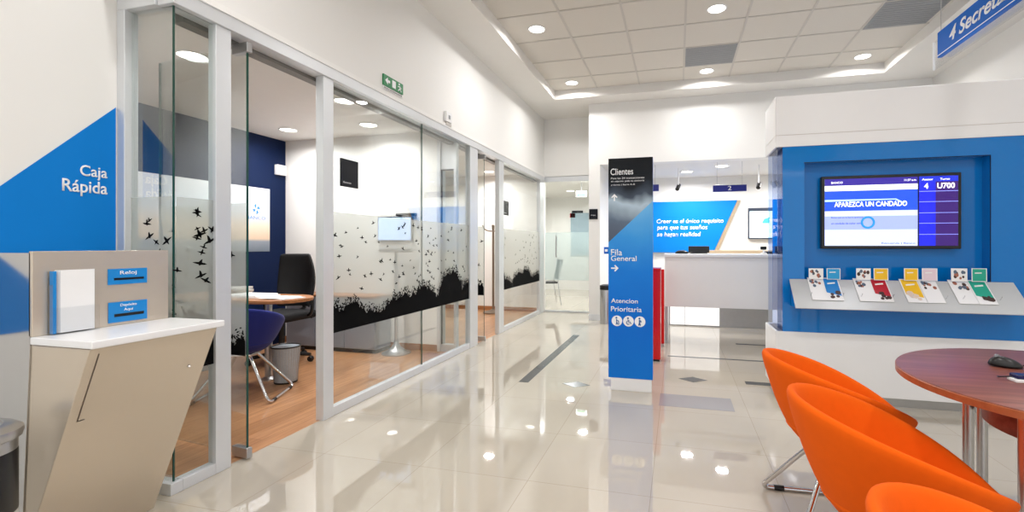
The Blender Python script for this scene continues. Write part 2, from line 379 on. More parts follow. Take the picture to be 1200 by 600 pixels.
# door leaves (frameless glass, standing open into the offices)
def leaf(num, hx, hy, ex, ey, seed):
    r = sempty('door_%d' % num, (hx, hy, 0)); a = Vector((hx, hy, 0)); b = Vector((ex, ey, 0)); u = (b-a).normalized(); n = u.cross(Vector((0, 0, 1)))
    z0, z1 = .02, 2.24
    m = MB(); m.prism([a+Vector((0, 0, z0)), b+Vector((0, 0, z0)), b+Vector((0, 0, z1)), a+Vector((0, 0, z1))], n*.01); m.build('glass_pane', 'glass', r)
    m = MB()
    for p, q in ((a, -u), (b, u)): m.prism([p+Vector((0, 0, z0)), p+q*.003+Vector((0, 0, z0)), p+q*.004+Vector((0, 0, z1)), p+Vector((0, 0, z1))], n*.011)
    m.build('glass_edge', 'edge', r)
    m = MB()
    for z in (z0-.012, z1-.05): m.prism([a-n*.01-u*.02+Vector((0, 0, z)), a-n*.01+u*.10+Vector((0, 0, z)), a-n*.01+u*.10+Vector((0, 0, z+.055)), a-n*.01-u*.02+Vector((0, 0, z+.055))], n*.03)
    m.build('pivot_fitting', 'bsteel', r, bevel=.003)
    m = MB(); p = b-u*.07-n*.03
    m.tube([p+Vector((0, 0, .85)), p+Vector((0, 0, 1.25))], .01)
    for z in (.9, 1.2): m.tube([p+Vector((0, 0, z)), p+n*.03+Vector((0, 0, z))], .007)
    m.build('door_handle', 'bsteel', r)
    film_art(r, (a-n*.002)[:2], (b-n*.002)[:2], 15, seed, vh=.2, side=tuple(-n), bs=1.25)
d1y = yw(288.5); leaf(1, XW, d1y, -2.99, 2.11, 11)
# window 2
ya, yb, yc_, yd = yw(379), yw(391), yw(551), yw(560)
w2 = sempty('window_2', (XW, ya, 0))
m = MB(); m.box(XW-.06, XW, ya, yb, 0, HB); m.box(XW-.06, XW, yc_, yd, 0, HB); m.box(XW-.05, XW-.005, yb, yc_, 0, .06); m.build('frame', 'alu', w2, bevel=.003)
ym = yw(497)
m = MB(); m.box(XW-.03, XW-.02, yb, ym-.003, .06, HB); m.box(XW-.03, XW-.02, ym+.003, yc_, .06, HB); m.build('glass_pane', 'glass', w2)
m = MB(); m.box(XW-.031, XW-.019, ym-.003, ym+.003, .06, HB); m.build('glass_joint', 'edge', w2)
film_art(w2, (XW-.018, yb), (XW-.018, yc_), 95, 21, vh=.22, bush=(.80, .13, .33), side=(1, 0, 0))
# door 2
leaf(2, XW, yw(567), -2.98, yw(567)-.03, 31)
# window 3
ya, yb, yc3, yd3 = yw(585), yw(590.5), yw(633), yw(637.5)
w3 = sempty('window_3', (XW, ya, 0))
m = MB(); m.box(XW-.06, XW, ya, yb, 0, HB); m.box(XW-.06, XW, yc3, YE, 0, HB); m.box(XW-.05, XW-.005, yb, yc3, 0, .06); m.build('frame', 'alu', w3, bevel=.003)
m = MB(); m.box(XW-.03, XW-.02, yb, yc3, .06, HB); m.build('glass_pane', 'glass', w3)
film_art(w3, (XW-.018, yb), (XW-.018, yc3), 45, 41, vh=.24, side=(1, 0, 0))
# window 4 : sidelight between the two offices
w4 = sempty('window_4', (-2.4, YP, 0))
m = MB(); m.box(-2.53, -2.49, YP-.02, YP+.1, 0, ZO); m.box(-2.49, -2.31, YP, YP+.06, 0, .08); m.box(-2.49, -2.31, YP, YP+.06, 1.98, ZO); m.box(-2.34, -2.31, YP, YP+.06, .08, 1.98); m.build('frame', 'alu', w4, bevel=.003)
m = MB(); m.box(-2.49, -2.34, YP+.02, YP+.03, .08, 1.98); m.build('glass_pane', 'glass', w4)
m = MB(); m.box(-2.49, -2.482, YP-.004, YP+.02, .08, 1.98); m.box(-2.49, -2.34, YP-.004, YP+.02, 1.965, 1.98); m.build('gasket', 'black', w4)
# door 3 : glass door to the corridor
dr = sempty('door_3', (-1.8, YE, 0))
m = MB(); m.box(XW+.005, -1.335, YE+.02, YE+.06, 2.26, 2.35); m.box(XW+.005, -1.335, YE+.02, YE+.06, 0, .03); m.build('frame', 'alu', dr, bevel=.003)
m = MB(); m.box(XW+.01, -1.66, YE+.03, YE+.04, .03, 2.26); m.box(-1.655, -1.34, YE+.03, YE+.04, .03, 2.26); m.build('glass_pane', 'glass', dr)
film_art(dr, (XW+.01, YE+.028), (-1.34, YE+.028), 0, 3, veg=False, mat='film2')
m = MB(); hx = on_y(652, YE)[1]; m.tube([(hx, YE-.02, .95), (hx, YE-.02, 1.32)], .012)
for z in (1.0, 1.27): m.tube([(hx, YE-.02, z), (hx, YE+.035, z)], .008)
m.build('door_handle', 'bsteel', dr)

# ------------------------------------------------------------------ floor inlays
def inlay(pts, mat, lab, grp=None, name='floor_inlay', cat='floor inlay'):
    m = MB(); m.prism([(p[0], p[1], 0.0) for p in pts], (0, 0, .0012)); return tag(m.build(name, mat), lab, cat, grp)
inlay([(-1.30, 3.76), (-1.215, 3.76), (-1.215, 5.92), (-1.30, 5.92)], 'inlay', 'long dark grey strip set in the floor along the glass offices')
for px, py, l in ((675, 450.5, 'small dark diamond set in the floor left of the blue totem'), (812, 444.8, 'small dark diamond set in the floor right of the blue totem')):
    c = on_z(px, py, 0); inlay([(c.x-.12, c.y), (c.x, c.y-.085), (c.x+.12, c.y), (c.x, c.y+.085)], 'inlay', l, name='floor_diamond')
inlay([(-.13, 3.46), (.385, 3.46), (.385, 3.745), (-.13, 3.745)], 'inlay2', 'pale grey rectangle in the floor right of the totem foot')
inlay([(-.1, 5.02), (1.4, 5.02), (1.4, 5.06), (-.1, 5.06)], 'inlay', 'thin dark line in the floor in front of the teller counter')
inlay([(.55, 4.17), (1.6, 4.17), (1.6, 4.26), (.55, 4.26)], 'inlay', 'short dark floor strip running under the blue display wall')
inlay([(.66, 5.83), (1.5, 5.83), (1.5, 5.88), (.66, 5.88)], 'inlay', 'thin dark floor strip under the right end of the counter')

# ------------------------------------------------------------------ ceiling things
def downlight(x, y, z, r, lab, grp, power, area=True):
    t = thing('downlight', lab, 'ceiling light', (x, y, z), grp)
    m = MB(); m.lathe([(0, z-.0008), (r*.94, z-.001), (r*.95, z-.005), (r*1.12, z-.006), (r*1.15, z)], (x, y, 0), 28); m.build('trim_ring', 'white', t)
    m = MB(); m.lathe([(0, z-.0035), (r*.93, z-.0035), (r*.93, z-.0015), (0, z-.0015)], (x, y, 0), 28); m.build('diffuser', 'lamp', t)
    l = bpy.data.lights.new('l', 'AREA'); l.shape = 'DISK'; l.size = r*1.8; l.energy = power; l.color = (1, .985, .985); l.spread = math.radians(165)
    o = bpy.data.objects.new('lamp_light', l); C.objects.link(o); o.parent = t; o.location = (0, 0, -.012)
    return t
hall = [(629, 34, 'downlight in the left tile column, nearer of the two'), (670, 97, 'downlight in the far left corner tile of the ceiling'),
        (828, 83, 'downlight in the far row below the single grey ceiling panel'), (840, 10, 'downlight at the top edge above the single grey ceiling panel'),
        (1011, 66, 'downlight in the far right corner below the dark grey panels')]
PH = 12
for px, py, lab in hall:
    p = on_z(px, py, ZT) if False else None
    d = F*(ZT-H)/(CY-py); a, b = ray(px); downlight(a*d, b*d, ZT-.001, .085, lab, 'hall ceiling downlights', PH)
for x in (-1.45, .38, 2.2):  # unseen downlights added around and behind the viewer for even fill
    for y in (-2.6, -.6, 1.4): downlight(x, y, ZT-.001, .085, 'added unseen fill downlight overhead', 'added fill downlights overhead', PH)
downlight(2.2, 3.9, ZT-.001, .085, 'downlight above the blue display wall', 'hall ceiling downlights', PH)
for px, py, lab in ((225, 65, 'downlight seen through the glazed corner of the first office'), (338, 152, 'downlight in the first office seen through the open doorway'),
                    (432, 146, 'nearer right downlight behind the large glass pane, larger looking one'), (404, 118, 'downlight behind the large glass pane near its upper left')):
    d = F*(ZO-H)/(CY-py); a, b = ray(px)
    if b*d < YP-.1: downlight(a*d, b*d, ZO-.001, .085, lab, 'office ceiling downlights', 12)
for px, py in ((573, 201),):
    d = F*(ZO-H)/(CY-py); a, b = ray(px); downlight(a*d, b*d, ZO-.001, .085, 'downlight in the second office seen through its open doorway', 'office ceiling downlights', 15)
downlight(-3.6, 6.2, ZO-.001, .085, 'downlight deep inside the second office', 'office ceiling downlights', 20)
for px, py, lab in ((683, 210, 'downlight beyond the far glass door'),):
    d = F*(2.42-H)/(CY-py); a, b = ray(px); downlight(a*d, b*d, 2.419, .09, lab, 'corridor downlights', 30)
downlight(-2.4, 10.6, 2.419, .09, 'downlight at the end of the corridor', 'corridor downlights', 30)
for px, py, lab in ((805, 201, 'left downlight over the teller area'), (846, 194.5, 'right downlight over the teller area')):
    d = F*(2.41-H)/(CY-py); a, b = ray(px); downlight(a*d, b*d, 2.409, .10, lab, 'teller area downlights', 22)
downlight(1.9, 8.2, 2.409, .10, 'downlight over the teller area behind the display wall', 'teller area downlights', 18)
def panel(x0, x1, y0, y1, lab):
    t = thing('ceiling_panel', lab, 'ceiling vent', (x0, y0, ZT))
    m = MB(); m.box(x0+.014, x1-.014, y0+.014, y1-.014, ZT-.008, ZT); m.build('panel', 'grey', t)
    m = MB()
    for i in range(1, 12):
        y = y0+.014+(y1-y0-.028)*i/12; m.box(x0+.03, x1-.03, y-.003, y+.003, ZT-.011, ZT-.008)
    m.build('grille', 'grey', t)
panel(gx[2], gx[3], 5.705, 6.31-.605*0, 'single square grey ceiling vent panel in the middle of the tiles')
panel(gx[5], 2.505, 5.10, 5.705, 'grey ceiling vent panel at the right edge, farther of the row')
panel(gx[5], 2.505, 4.495, 5.10, 'grey ceiling vent panel at the right edge, middle of the row')
panel(gx[5], 2.505, 3.89, 4.495, 'grey ceiling vent panel at the right edge, nearest of the row')

# ------------------------------------------------------------------ wall signs left
def wx(px, py, X=XW): d, y = on_x(px, X); return y, zz(py, d)
ya, za = wx(448, 86); yb, _ = wx(471, 98); zb = za-.087
t = thing('exit_sign', 'green emergency exit sign with arrow and running figure above the glass front', 'sign', (XW, ya, zb))
box('sign_plate', 'green', XW, XW+.012, ya, yb, zb, za, t, .001)
W = yb-ya; x = XW+.0125
m = MB(); cy, cz = ya+W*.2, (za+zb)/2
m.prism([(x, cy-.035, cz), (x, cy, cz+.028), (x, cy, cz+.010), (x, cy+.03, cz+.010), (x, cy+.03, cz-.010), (x, cy, cz-.010), (x, cy, cz-.028)], (.001, 0, 0)); m.build('arrow', 'txt', t)
m = MB(); m.box(x, x+.001, ya+W*.42, ya+W*.60, zb+.014, za-.014); m.build('door_symbol', 'txt', t)
m = MB(); cy = ya+W*.80
m.lathe([(.0, -.0005), (.009, -.0005), (.009, .0005)], (x, cy-.004, za-.017), 12, axis='x')
for a, b in (((0, .012), (.006, -.012)), ((.0, .008), (-.024, .002)), ((.002, .008), (.022, -.004)), ((.006, -.012), (.024, -.030)), ((.006, -.012), (-.012, -.020)), ((-.012, -.020), (-.02, -.032))):
    m.tube([(x, cy+a[0], cz+a[1]), (x, cy+b[0], cz+b[1])], .0042, 8)
m.build('running_figure', 'txt', t)
box('caption_strip', 'paper', XW, XW+.008, ya, yb, zb-.028, zb-.004, t)
text('caption', 'SALIDA DE EMERGENCIA', (XW+.0085, ya+.012, zb-.023), (0, 1, 0), (0, 0, 1), W-.024, .013, 'ink', t, .0006)
ya, za = wx(520, 130)
t = thing('alarm_box', 'small white alarm box on the upper wall right of the exit sign', 'alarm', (XW, ya, za-.12))
box('housing', 'white', XW, XW+.03, ya, ya+.12, za-.10, za, t, .006)
box('sounder', 'grey', XW+.03, XW+.034, ya+.045, ya+.08, za-.07, za-.03, t, .003)
box('lower_housing', 'grid', XW, XW+.025, ya+.01, ya+.12, za-.135, za-.105, t, .003)
# black office signs on the glass
def gsign(px0, px1, lab, grp='black office name signs'):
    ya, yb = yw(px0), yw(px1)
    t = thing('office_sign', lab, 'sign', (XW-.015, ya, 1.565), grp); box('sign_plate', 'navy', XW-.02, XW-.008, ya, yb, 1.565, 1.76, t, .001)
    text('lettering', 'Gerencia', (XW-.0075, ya+.02, 1.59), (0, 1, 0), (0, 0, 1), (yb-ya)*.45, .012, 'txt', t, .0005)
gsign(401, 421, 'black square sign on the large glass pane of the first office')
gsign(590.8, 597, 'black square sign on the glass pane of the second office')
t = thing('office_sign', 'black square sign on the white pier left of the totem', 'sign', (-1.2, YFW, 1.57), 'black office name signs')
_, xa = on_y(690.5, YFW); _, xb = on_y(700.5, YFW)
box('sign_plate', 'navy', xa, xb, YFW-.012, YFW, zz(257, 7.25), zz(245, 7.25), t, .001); text('lettering', 'Caja', (xa+.03, YFW-.0125, 1.61), (1, 0, 0), (0, 0, 1), .07, .02, 'txt', t, .0005)

# ------------------------------------------------------------------ deposit kiosk
kx, ky0, ky1 = -2.15, 1.106, 1.546
t = thing('deposit_kiosk', 'champagne steel deposit kiosk with slanted front and white ledge', 'kiosk', (-2.35, 1.3, 0))
prof = [(-2.574, 0), (-2.221, 0), (-1.868, .808), (-2.145, .808), (-2.145, 1.12), (-2.574, 1.12)]
m = MB(); m.prism([(x, ky0, z) for x, z in prof], (0, ky1-ky0, 0)); m.build('body', 'steel', t, bevel=.003)
m = MB(); m.box(-2.148, -1.850, ky0-.006, ky1+.02, .810, .836); m.build('ledge', 'white', t, bevel=.004)
m = MB(); m.box(-2.158, -2.140, ky0-.004, ky1+.002, .836, 1.131); m.build('backboard', 'steel', t, bevel=.003)
m = MB(); m.prism([(-2.574, ky0-.004, 1.125), (-2.15, ky0-.004, 1.125), (-2.15, ky0-.004, 0.80), (-2.2, ky0-.004, .0), (-2.574, ky0-.004, 0)], (0, .003, 0)); m.build('side_panel', 'steel2', t)
sdir = Vector((-1.868+2.221, 0, .808)).normalized(); sn = Vector((sdir.z, 0, -sdir.x))
def fr(s, y, e=.001): p = Vector((-2.221, y, 0))+sdir*s+sn*e; return p
L = .881
# access door outline
m = MB()
yl, yr = ky0+.028, ky1-.02
for (s0, s1, a, b) in ((.60, .86, yl, yl+.003), (.60, .603, yl, yl+.022)):
    m.prism([fr(s0, a), fr(s0, b), fr(s1, b), fr(s1, a)], sn*.0006)
m.build('door_gap', P('gap_brown', (.35, .3, .26), .6), t)
m = MB(); c = fr(.72, ky1-.07); m.lathe([(.0, .004), (.006, .004), (.007, 0)], (0, 0, 0), 16)
rot = Vector((0, 0, 1)).rotation_difference(sn).to_matrix()
for v in m.bm.verts: v.co = c+rot@v.co
m.build('lock', 'chrome', t)
bbx = -2.1395
def kb(px, py): d, y = on_x(px, bbx); return y, zz(py, d)
def plate(p0, p1, q0, q1, txt, nm):
    ya, zt_ = kb(p0, p1); yb, zb_ = kb(q0, q1)
    o = box('slot_plate', 'cyan', bbx, bbx+.003, ya, yb, zb_, zt_, t, .0008)
    s = box('slot', 'black', bbx+.003, bbx+.0045, ya+.14*(yb-ya), yb-.10*(yb-ya), zb_+.28*(zt_-zb_), zb_+.42*(zt_-zb_), o)
    n = len(txt)
    for i, w in enumerate(txt):
        h_ = (zt_-zb_)*(.30 if n == 1 else .17); z_ = zb_+(zt_-zb_)*(.56 if n == 1 else (.73 if i == 0 else .50))
        ww = (yb-ya)*(.42 if n == 1 else (.42 if i == 0 else .24)); text('lettering', w, (bbx+.0032, (ya+yb)/2-ww/2, z_), (0, 1, 0), (0, 0, 1), ww, h_, 'txt', o, .0006, .01)
plate(126, 315.5, 172, 331, ['Reloj'], 0); plate(126.5, 355, 172, 373, ['Depósito', 'Aquí'], 1)
# leaflet holder on the kiosk
ya, zt_ = kb(58, 317); yb, zb_ = kb(109, 384)
m = MB(); m.box(bbx+.001, bbx+.004, ya-.005, yb+.004, zb_-.004, zt_-.02); m.box(bbx+.026, bbx+.028, ya-.005, yb+.004, zb_-.004, zb_+.09); m.box(bbx+.004, bbx+.026, ya-.005, yb+.004, zb_-.006, zb_-.003)
m.box(bbx+.004, bbx+.026, ya-.008, ya-.005, zb_-.004, zt_-.05)
hd = thing('leaflet_holder', 'clear acrylic holder on the kiosk backboard', 'holder', (bbx, ya, zb_)); m.build('acrylic_pocket', 'acr', hd)
sh = thing('deposit_slips', 'stack of white deposit slips with a blue edge in the kiosk holder', 'papers', (bbx, ya, zb_))
m = MB()
for i in range(7):
    j = .003*math.sin(i*2.3); m.box(bbx+.006+i*.0026, bbx+.0082+i*.0026, ya+.008+.0016*i, yb-.012+j, zb_+.001, zt_-.002+j)
m.build('sheets', 'paper', sh)
m = MB(); m.box(bbx+.006, bbx+.024, ya-.003, ya+.006, zb_+.0, zt_-.003); m.build('pad_spine', 'cyan', sh)

# ------------------------------------------------------------------ waste bin bottom left
bc = Vector((-2.11, .935, 0))
t = thing('waste_bin', 'round waste bin with steel rim and black band beside the kiosk', 'bin', bc)
m = MB(); m.lathe([(.098, 0), (.104, .01), (.106, .31)], bc, 40); m.build('body', P('bin_grey', (.80, .80, .78), .3), t)
m = MB(); m.lathe([(.1062, .31), (.107, .312), (.107, .50), (.106, .505)], bc, 40); m.build('band', 'black', t)
m = MB(); m.lathe([(.106, .505), (.107, .54), (.116, .545), (.120, .56), (.118, .572), (.10, .585), (.075, .588), (.07, .575)], bc, 40); m.build('rim', 'bsteel', t)
m = MB(); m.lathe([(0, .592), (.06, .590), (.072, .578), (.07, .572), (0, .572)], bc, 40); m.build('lid', 'white', t)

# ------------------------------------------------------------------ first office furniture
def tub_chair(name, fab, lab, grp=None, hs=1.):
    t = thing(name, lab, 'chair', (0, 0, 0), grp)
    m = MB(); m.sm = True; NU, NV = 32, 9
    # outer & inner bowl, rim lies on a tilted plane
    def pt(th, v, inner):
        bx_ = .285 if abs(th) > PI/2 else .255
        a, b = (.285 if math.cos(th) < 0 else .265), .283
        k = v**.62
        bk = max(0, -math.cos(th))
        rr = (.30+.70*k)
        z0 = .335; zr = .455+.245*((1-math.cos(th))/2)**.62
        x = a*math.cos(th)*rr; y = b*math.sin(th)*rr
        z = z0+(zr-z0)*(v**1.35)
        if inner:
            f = 1-.032/(.27*rr) if v > .25 else .75
            x *= f; y *= f; z = max(z0+.07, z) if v < .999 else z
        return Vector((x, y, z*hs))
    rings = []
    for j in range(NV+1): rings.append([pt(-PI+2*PI*i/NU, max(j/NV, .0), False) for i in range(NU)])
    # rolled rim
    out_r = rings[-1]; inn = [pt(-PI+2*PI*i/NU, 1, True) for i in range(NU)]
    mid = [(a+b)/2+Vector((0, 0, .012)) for a, b in zip(out_r, inn)]
    rings.append(mid); rings.append(inn)
    for j in range(NV-1, 3, -1): rings.append([pt(-PI+2*PI*i/NU, j/NV, True) for i in range(NU)])
    vs = [[m.bm.verts.new(p) for p in r] for r in rings]
    for a, b in zip(vs, vs[1:]):
        for i in range(NU): m.bm.faces.new((a[i], a[(i+1) % NU], b[(i+1) % NU], b[i]))
    m.bm.faces.new(list(reversed(vs[0]))); m.bm.faces.new(vs[-1])
    m.build('seat_shell', fab, t, sub=1)
    m = MB(); m.lathe([(0, .395), (.17, .395), (.195, .405), (.20, .42), (.19, .438), (.16, .446), (0, .45)], (0.01, 0, 0), 32); m.build('seat_cushion', fab, t, sub=1)
    for s in (-1, 1):
        m = MB()
        pts = [(-.05, s*.06, .335)]+arc((-.205, s*.24, .06), (-.235, s*.275, .012), (-.19, s*.275, .012))+arc((.17, s*.275, .012), (.22, s*.275, .012), (.19, s*.245, .06))+[(.05, s*.06, .335)]
        m.tube(pts, .011, 10); m.build('leg_frame', 'chrome', t)
        m = MB()
        m.bm.free()
        for x in (-.15, .14):
            m = MB(); m.tube([(x-.022, s*.275, .012), (x+.022, s*.275, .012)], .0125, 10); m.build('glide', 'black', t)
    m = MB(); m.box(-.09, .09, -.09, .09, .322, .34); m.build('seat_bracket', 'chrome', t, bevel=.004)
    return t
t = tub_chair('tub_chair', 'navyf', 'dark blue tub chair with chrome sled legs at the office desk')
t.location = (-3.20, 2.86, 0); t.rotation_euler = (0, 0, math.radians(114))
# desk
t = thing('office_desk', 'wooden office desk with rounded end on a steel post leg', 'desk', (-3.4, 3.15, 0))
pts = []
for k in range(13):
    a = -PI/2+PI*k/12; pts.append((-3.20+.25*math.cos(a), 3.20+.25*math.sin(a)*1.0, .69))
pts += [(-4.3, 3.45, .69), (-4.3, 2.95, .69)]
m = MB(); m.prism(pts, (0, 0, .03)); m.build('desk_top', 'oak', t, bevel=.006)
m = MB(); m.lathe([(.06, 0), (.06, .012), (.03, .03), (.028, .69)], (-3.40, 3.28, 0), 24); m.build('post_leg', 'bsteel', t)
m = MB(); m.box(-4.25, -4.2, 2.99, 3.41, 0, .69); m.build('end_panel', 'grey', t)
def sheet(m, c, w, l, a, z, th=.004):
    ca, sa = math.cos(a), math.sin(a)
    q = [(c[0]+ca*x-sa*y, c[1]+sa*x+ca*y, z) for x, y in ((-w/2, -l/2), (w/2, -l/2), (w/2, l/2), (-w/2, l/2))]
    m.prism(q, (0, 0, th))
m = MB(); sheet(m, (-3.46, 3.17), .34, .24, .15, .7205, .012); sheet(m, (-3.48, 3.18), .32, .23, .05, .733, .01); tag(m.build('document_pile', 'paper'), 'open white documents spread on the office desk', 'papers')
m = MB(); sheet(m, (-3.12, 3.16), .26, .2, -.2, .7205, .006); sheet(m, (-3.14, 3.14), .24, .2, .2, .727, .004); tag(m.build('document_sheet', 'paper'), 'loose sheets at the rounded end of the desk', 'papers')
m = MB()
for i, a in enumerate((.1, -.15, .3)): sheet(m, (-3.80+.01*i, 3.27), .2, .26, a, .7205+i*.022, .02)
tag(m.build('book_stack', P('book_cover', (.75, .74, .72), .5), bevel=.002), 'small stack of books at the back of the desk', 'books')
# office chair
cc = Vector((-3.80, 3.82, 0))
t = thing('office_chair', 'black mesh high back office chair behind the desk', 'chair', cc)
m = MB(); m.sm = True; N, K = 10, 8; g = []
for j in range(K+1):
    v = j/K; z = .52+.55*v; row = []
    w = (.20+.035*math.sin(v*PI))*(1-.12*v**3)
    for i in range(N+1):
        u_ = i/N*2-1; row.append(m.bm.verts.new(cc+Vector((u_*w, .20-.05*(1-u_*u_)*-1+.05*math.sin(v*2.6)-.09*(u_*u_)*1.0, z))))
    g.append(row)
for j in range(K):
    for i in range(N): m.bm.faces.new((g[j][i], g[j][i+1], g[j+1][i+1], g[j+1][i]))
r = bmesh.ops.extrude_face_region(m.bm, geom=m.bm.faces[:])
for v in [q for q in r['geom'] if isinstance(q, bmesh.types.BMVert)]: v.co.y += .035
m.build('backrest', 'blackf', t, sub=1)
m = MB(); m.box(cc.x-.24, cc.x+.24, cc.y-.24, cc.y+.22, .42, .50); m.build('seat', 'blackf', t, bevel=.035, seg=4)
for s in (-1, 1):
    m = MB(); m.tube(arc((cc.x+s*.24, cc.y+.08, .46), (cc.x+s*.30, cc.y+.08, .46), (cc.x+s*.29, cc.y+.08, .62))+arc((cc.x+s*.29, cc.y+.08, .64), (cc.x+s*.29, cc.y+.02, .665), (cc.x+s*.28, cc.y-.14, .66)), .016); m.build('armrest', 'black', t)
m = MB(); m.tube([(cc.x, cc.y, .08), (cc.x, cc.y, .43)], .028); m.build('gas_column', 'black', t)
m = MB(); m.tube([(cc.x, cc.y+.15, .45), (cc.x, cc.y+.29, .5), (cc.x, cc.y+.27, .62)], .02); m.build('back_support', 'black', t)
for k in range(5):
    a = 2*PI*k/5+.3; e = cc+Vector((math.cos(a)*.28, math.sin(a)*.28, .07))
    m = MB(); m.tube([cc+Vector((0, 0, .10)), e], [.026, .016]); bl = m.build('base_leg', 'black', t)
    m = MB(); m.lathe([(0, -.02), (.024, -.02), (.028, -.012), (.028, .012), (.024, .02), (0, .02)], (e.x, e.y, .028), 16, axis='y'); m.build('castor', 'black', bl)
# mesh basket
bc = Vector((-3.20, 3.26, 0))
t = thing('mesh_waste_basket', 'grey wire mesh waste basket on the wooden floor beside the desk', 'bin', bc)
mm = P('wire_mesh_grey', (.70, .74, .77), .45, .15, noise=.2, nscale=90)
m = MB(); m.lathe([(.085, .008), (.108, .30)], bc, 32); o = m.build('mesh_side', mm, t)
m = MB()
for k in range(32):
    a = 2*PI*k/32; m.tube([(bc.x+.087*math.cos(a), bc.y+.087*math.sin(a), .01), (bc.x+.1095*math.cos(a), bc.y+.1095*math.sin(a), .30)], .0015, 5)
m.build('wires', 'bsteel', t)
m = MB(); m.tube([(bc.x+.11*math.cos(2*PI*k/32), bc.y+.11*math.sin(2*PI*k/32), .303) for k in range(32)], .006, 8, True); m.build('rim', 'black', t)
m = MB(); m.lathe([(.088, 0), (.09, .012), (.086, .014)], bc, 32); m.build('base', 'black', t)
# credenza
t = thing('credenza', 'low light grey cabinet with wooden top along the office wall', 'cabinet', (-3.65, 4.48, 0))
x0, x1, y0_, y1_ = -4.25, -3.10, 4.34, 4.61
box('body', P('cabinet_grey', (.60, .62, .65), .4), x0, x1, y0_, y1_, .04, .59, t, .002)
box('plinth', 'black', x0+.01, x1-.01, y0_+.015, y1_, 0, .04, t)
box('cabinet_top', 'oak', x0-.01, x1+.01, y0_-.015, y1_+.005, .59, .612, t, .003)
cg = P('cabinet_door_grey', (.58, .60, .64), .38)
for i in range(3):
    a = x0+.008+i*(x1-x0-.008)/3; b = a+(x1-x0-.008)/3-.008
    o = box('door', cg, a, b, y0_-.012, y0_-.0, .05, .58, t, .002)
    m = MB(); m.lathe([(0, -.016), (.008, -.016), (.008, 0)], (b-.03, y0_-.010, .36), 14, axis='y'); m.build('knob', 'black', o)
# things on the credenza
def cz(px, y=4.45): return on_y(px, y)[1]
x = cz(362)
t = thing('arched_ornament', 'brown arched wooden ornament on the grey cabinet', 'ornament', (x, 4.45, .612))
m = MB()
m.tube(arc((x-.055, 4.45, .612), (x-.05, 4.45, .80), (x+.0, 4.45, .80), 8)+arc((x, 4.45, .80), (x+.055, 4.45, .80), (x+.05, 4.45, .612), 8)[1:], .013); m.build('arch', P('dark_wood', (.38, .22, .14), .4), t)
m = MB(); m.box(x-.02, x+.02, 4.435, 4.465, .612, .75); m.build('center_block', P('brown_wood', (.45, .27, .16), .4), t, bevel=.008)
x = cz(377)
t = thing('small_bottle', 'small dark bottle on the grey cabinet beside the door post', 'bottle', (x, 4.44, .612))
m = MB(); m.lathe([(.022, .612), (.026, .618), (.026, .67), (.012, .69), (.010, .70)], (x, 4.44, 0), 20); m.build('body', P('dark_bottle', (.15, .12, .1), .2), t)
m = MB(); m.lathe([(.012, .70), (.012, .722), (.0, .722)], (x, 4.44, 0), 16); m.build('cap', 'bsteel', t)
# pedestal stand behind the glass
c = on_z(478, 409, 0); c.y = min(c.y, 4.42)
t = thing('pedestal_stand', 'slim steel pedestal with flared foot and small grey tray behind the glass', 'stand', (c.x, c.y, 0))
m = MB(); m.lathe([(.15, 0), (.15, .012), (.10, .03), (.045, .075), (.024, .12), (.022, .16)], c, 32); m.build('foot', 'bsteel', t)
m = MB(); m.lathe([(.019, .15), (.019, 1.08)], c, 20); m.build('post', 'bsteel', t)
m = MB(); m.box(c.x-.14, c.x+.14, c.y-.10, c.y+.10, 1.08, 1.13); m.build('tray', 'grey', t, bevel=.006)
# wall monitor on the middle wall
xa, xb = cz(443, 4.58), cz(481, 4.58)
t = thing('wall_monitor', 'pale blue lit monitor on the office wall behind the birds film', 'monitor', ((xa+xb)/2, 4.6, 1.2))
box('casing', 'black', xa-.012, xb+.012, 4.59, 4.628, 1.20, 1.475, t, .004)
box('screen', E('pale_screen', (.72, .82, .98), .75), xa, xb, 4.586, 4.590, 1.212, 1.463, t)
box('camera_bar', 'black', cz(464, 4.58), cz(486, 4.58), 4.57, 4.628, 1.478, 1.51, t, .006)
# big poster on the navy wall
X = XF+.004; yr_ = 4.40; zt_ = 1.80; zb_ = 1.085
t = thing('wall_poster', 'large seascape poster with pale sky and orange horizon on the navy office wall', 'poster', (XF, 3.5, 1.08))
pm = ramp_mat('sea_print', [(0, (.42, .46, .50)), (.16, (.55, .58, .62)), (.2, (.86, .76, .66)), (.40, (.93, .84, .76)), (.62, (.86, .89, .93)), (1, (.94, .95, .97))], zb_, zt_, .5)
box('print', pm, XF, X, 2.75, yr_, zb_, zt_, t)
d, yl_ = on_x(300, XF); m = MB(); cyy, czz = yl_, zz(245, d)
for k in range(4):
    a = PI/2*k; q = []
    for dx, dy in ((.010, .004), (.058, .0), (.034, .032), (.010, .010)):
        q.append((X+.0005, cyy+(dx*math.cos(a)-dy*math.sin(a))*.85, czz+(dx*math.sin(a)+dy*math.cos(a))*1.1))
    m.prism(q, (.001, 0, 0))
m.build('logo', 'cyan', t)
text('lettering', 'BANCO', (X+.0005, cyy-.12, czz-.115), (0, 1, 0), (0, 0, 1), .24, .035, 'cyan', t, .001)
d, yq = on_x(327, XF)
t = thing('emergency_lamp', 'small white emergency lamp box high in the corner of the navy wall', 'lamp', (XF, yq, 1.98))
box('housing', 'white', XF-.002, XF+.05, yq-.07, min(yq+.07, 4.6), 1.98, 2.10, t, .01); box('lens', 'paper', XF+.05, XF+.056, yq-.05, yq+.05, 2.0, 2.05, t, .004)

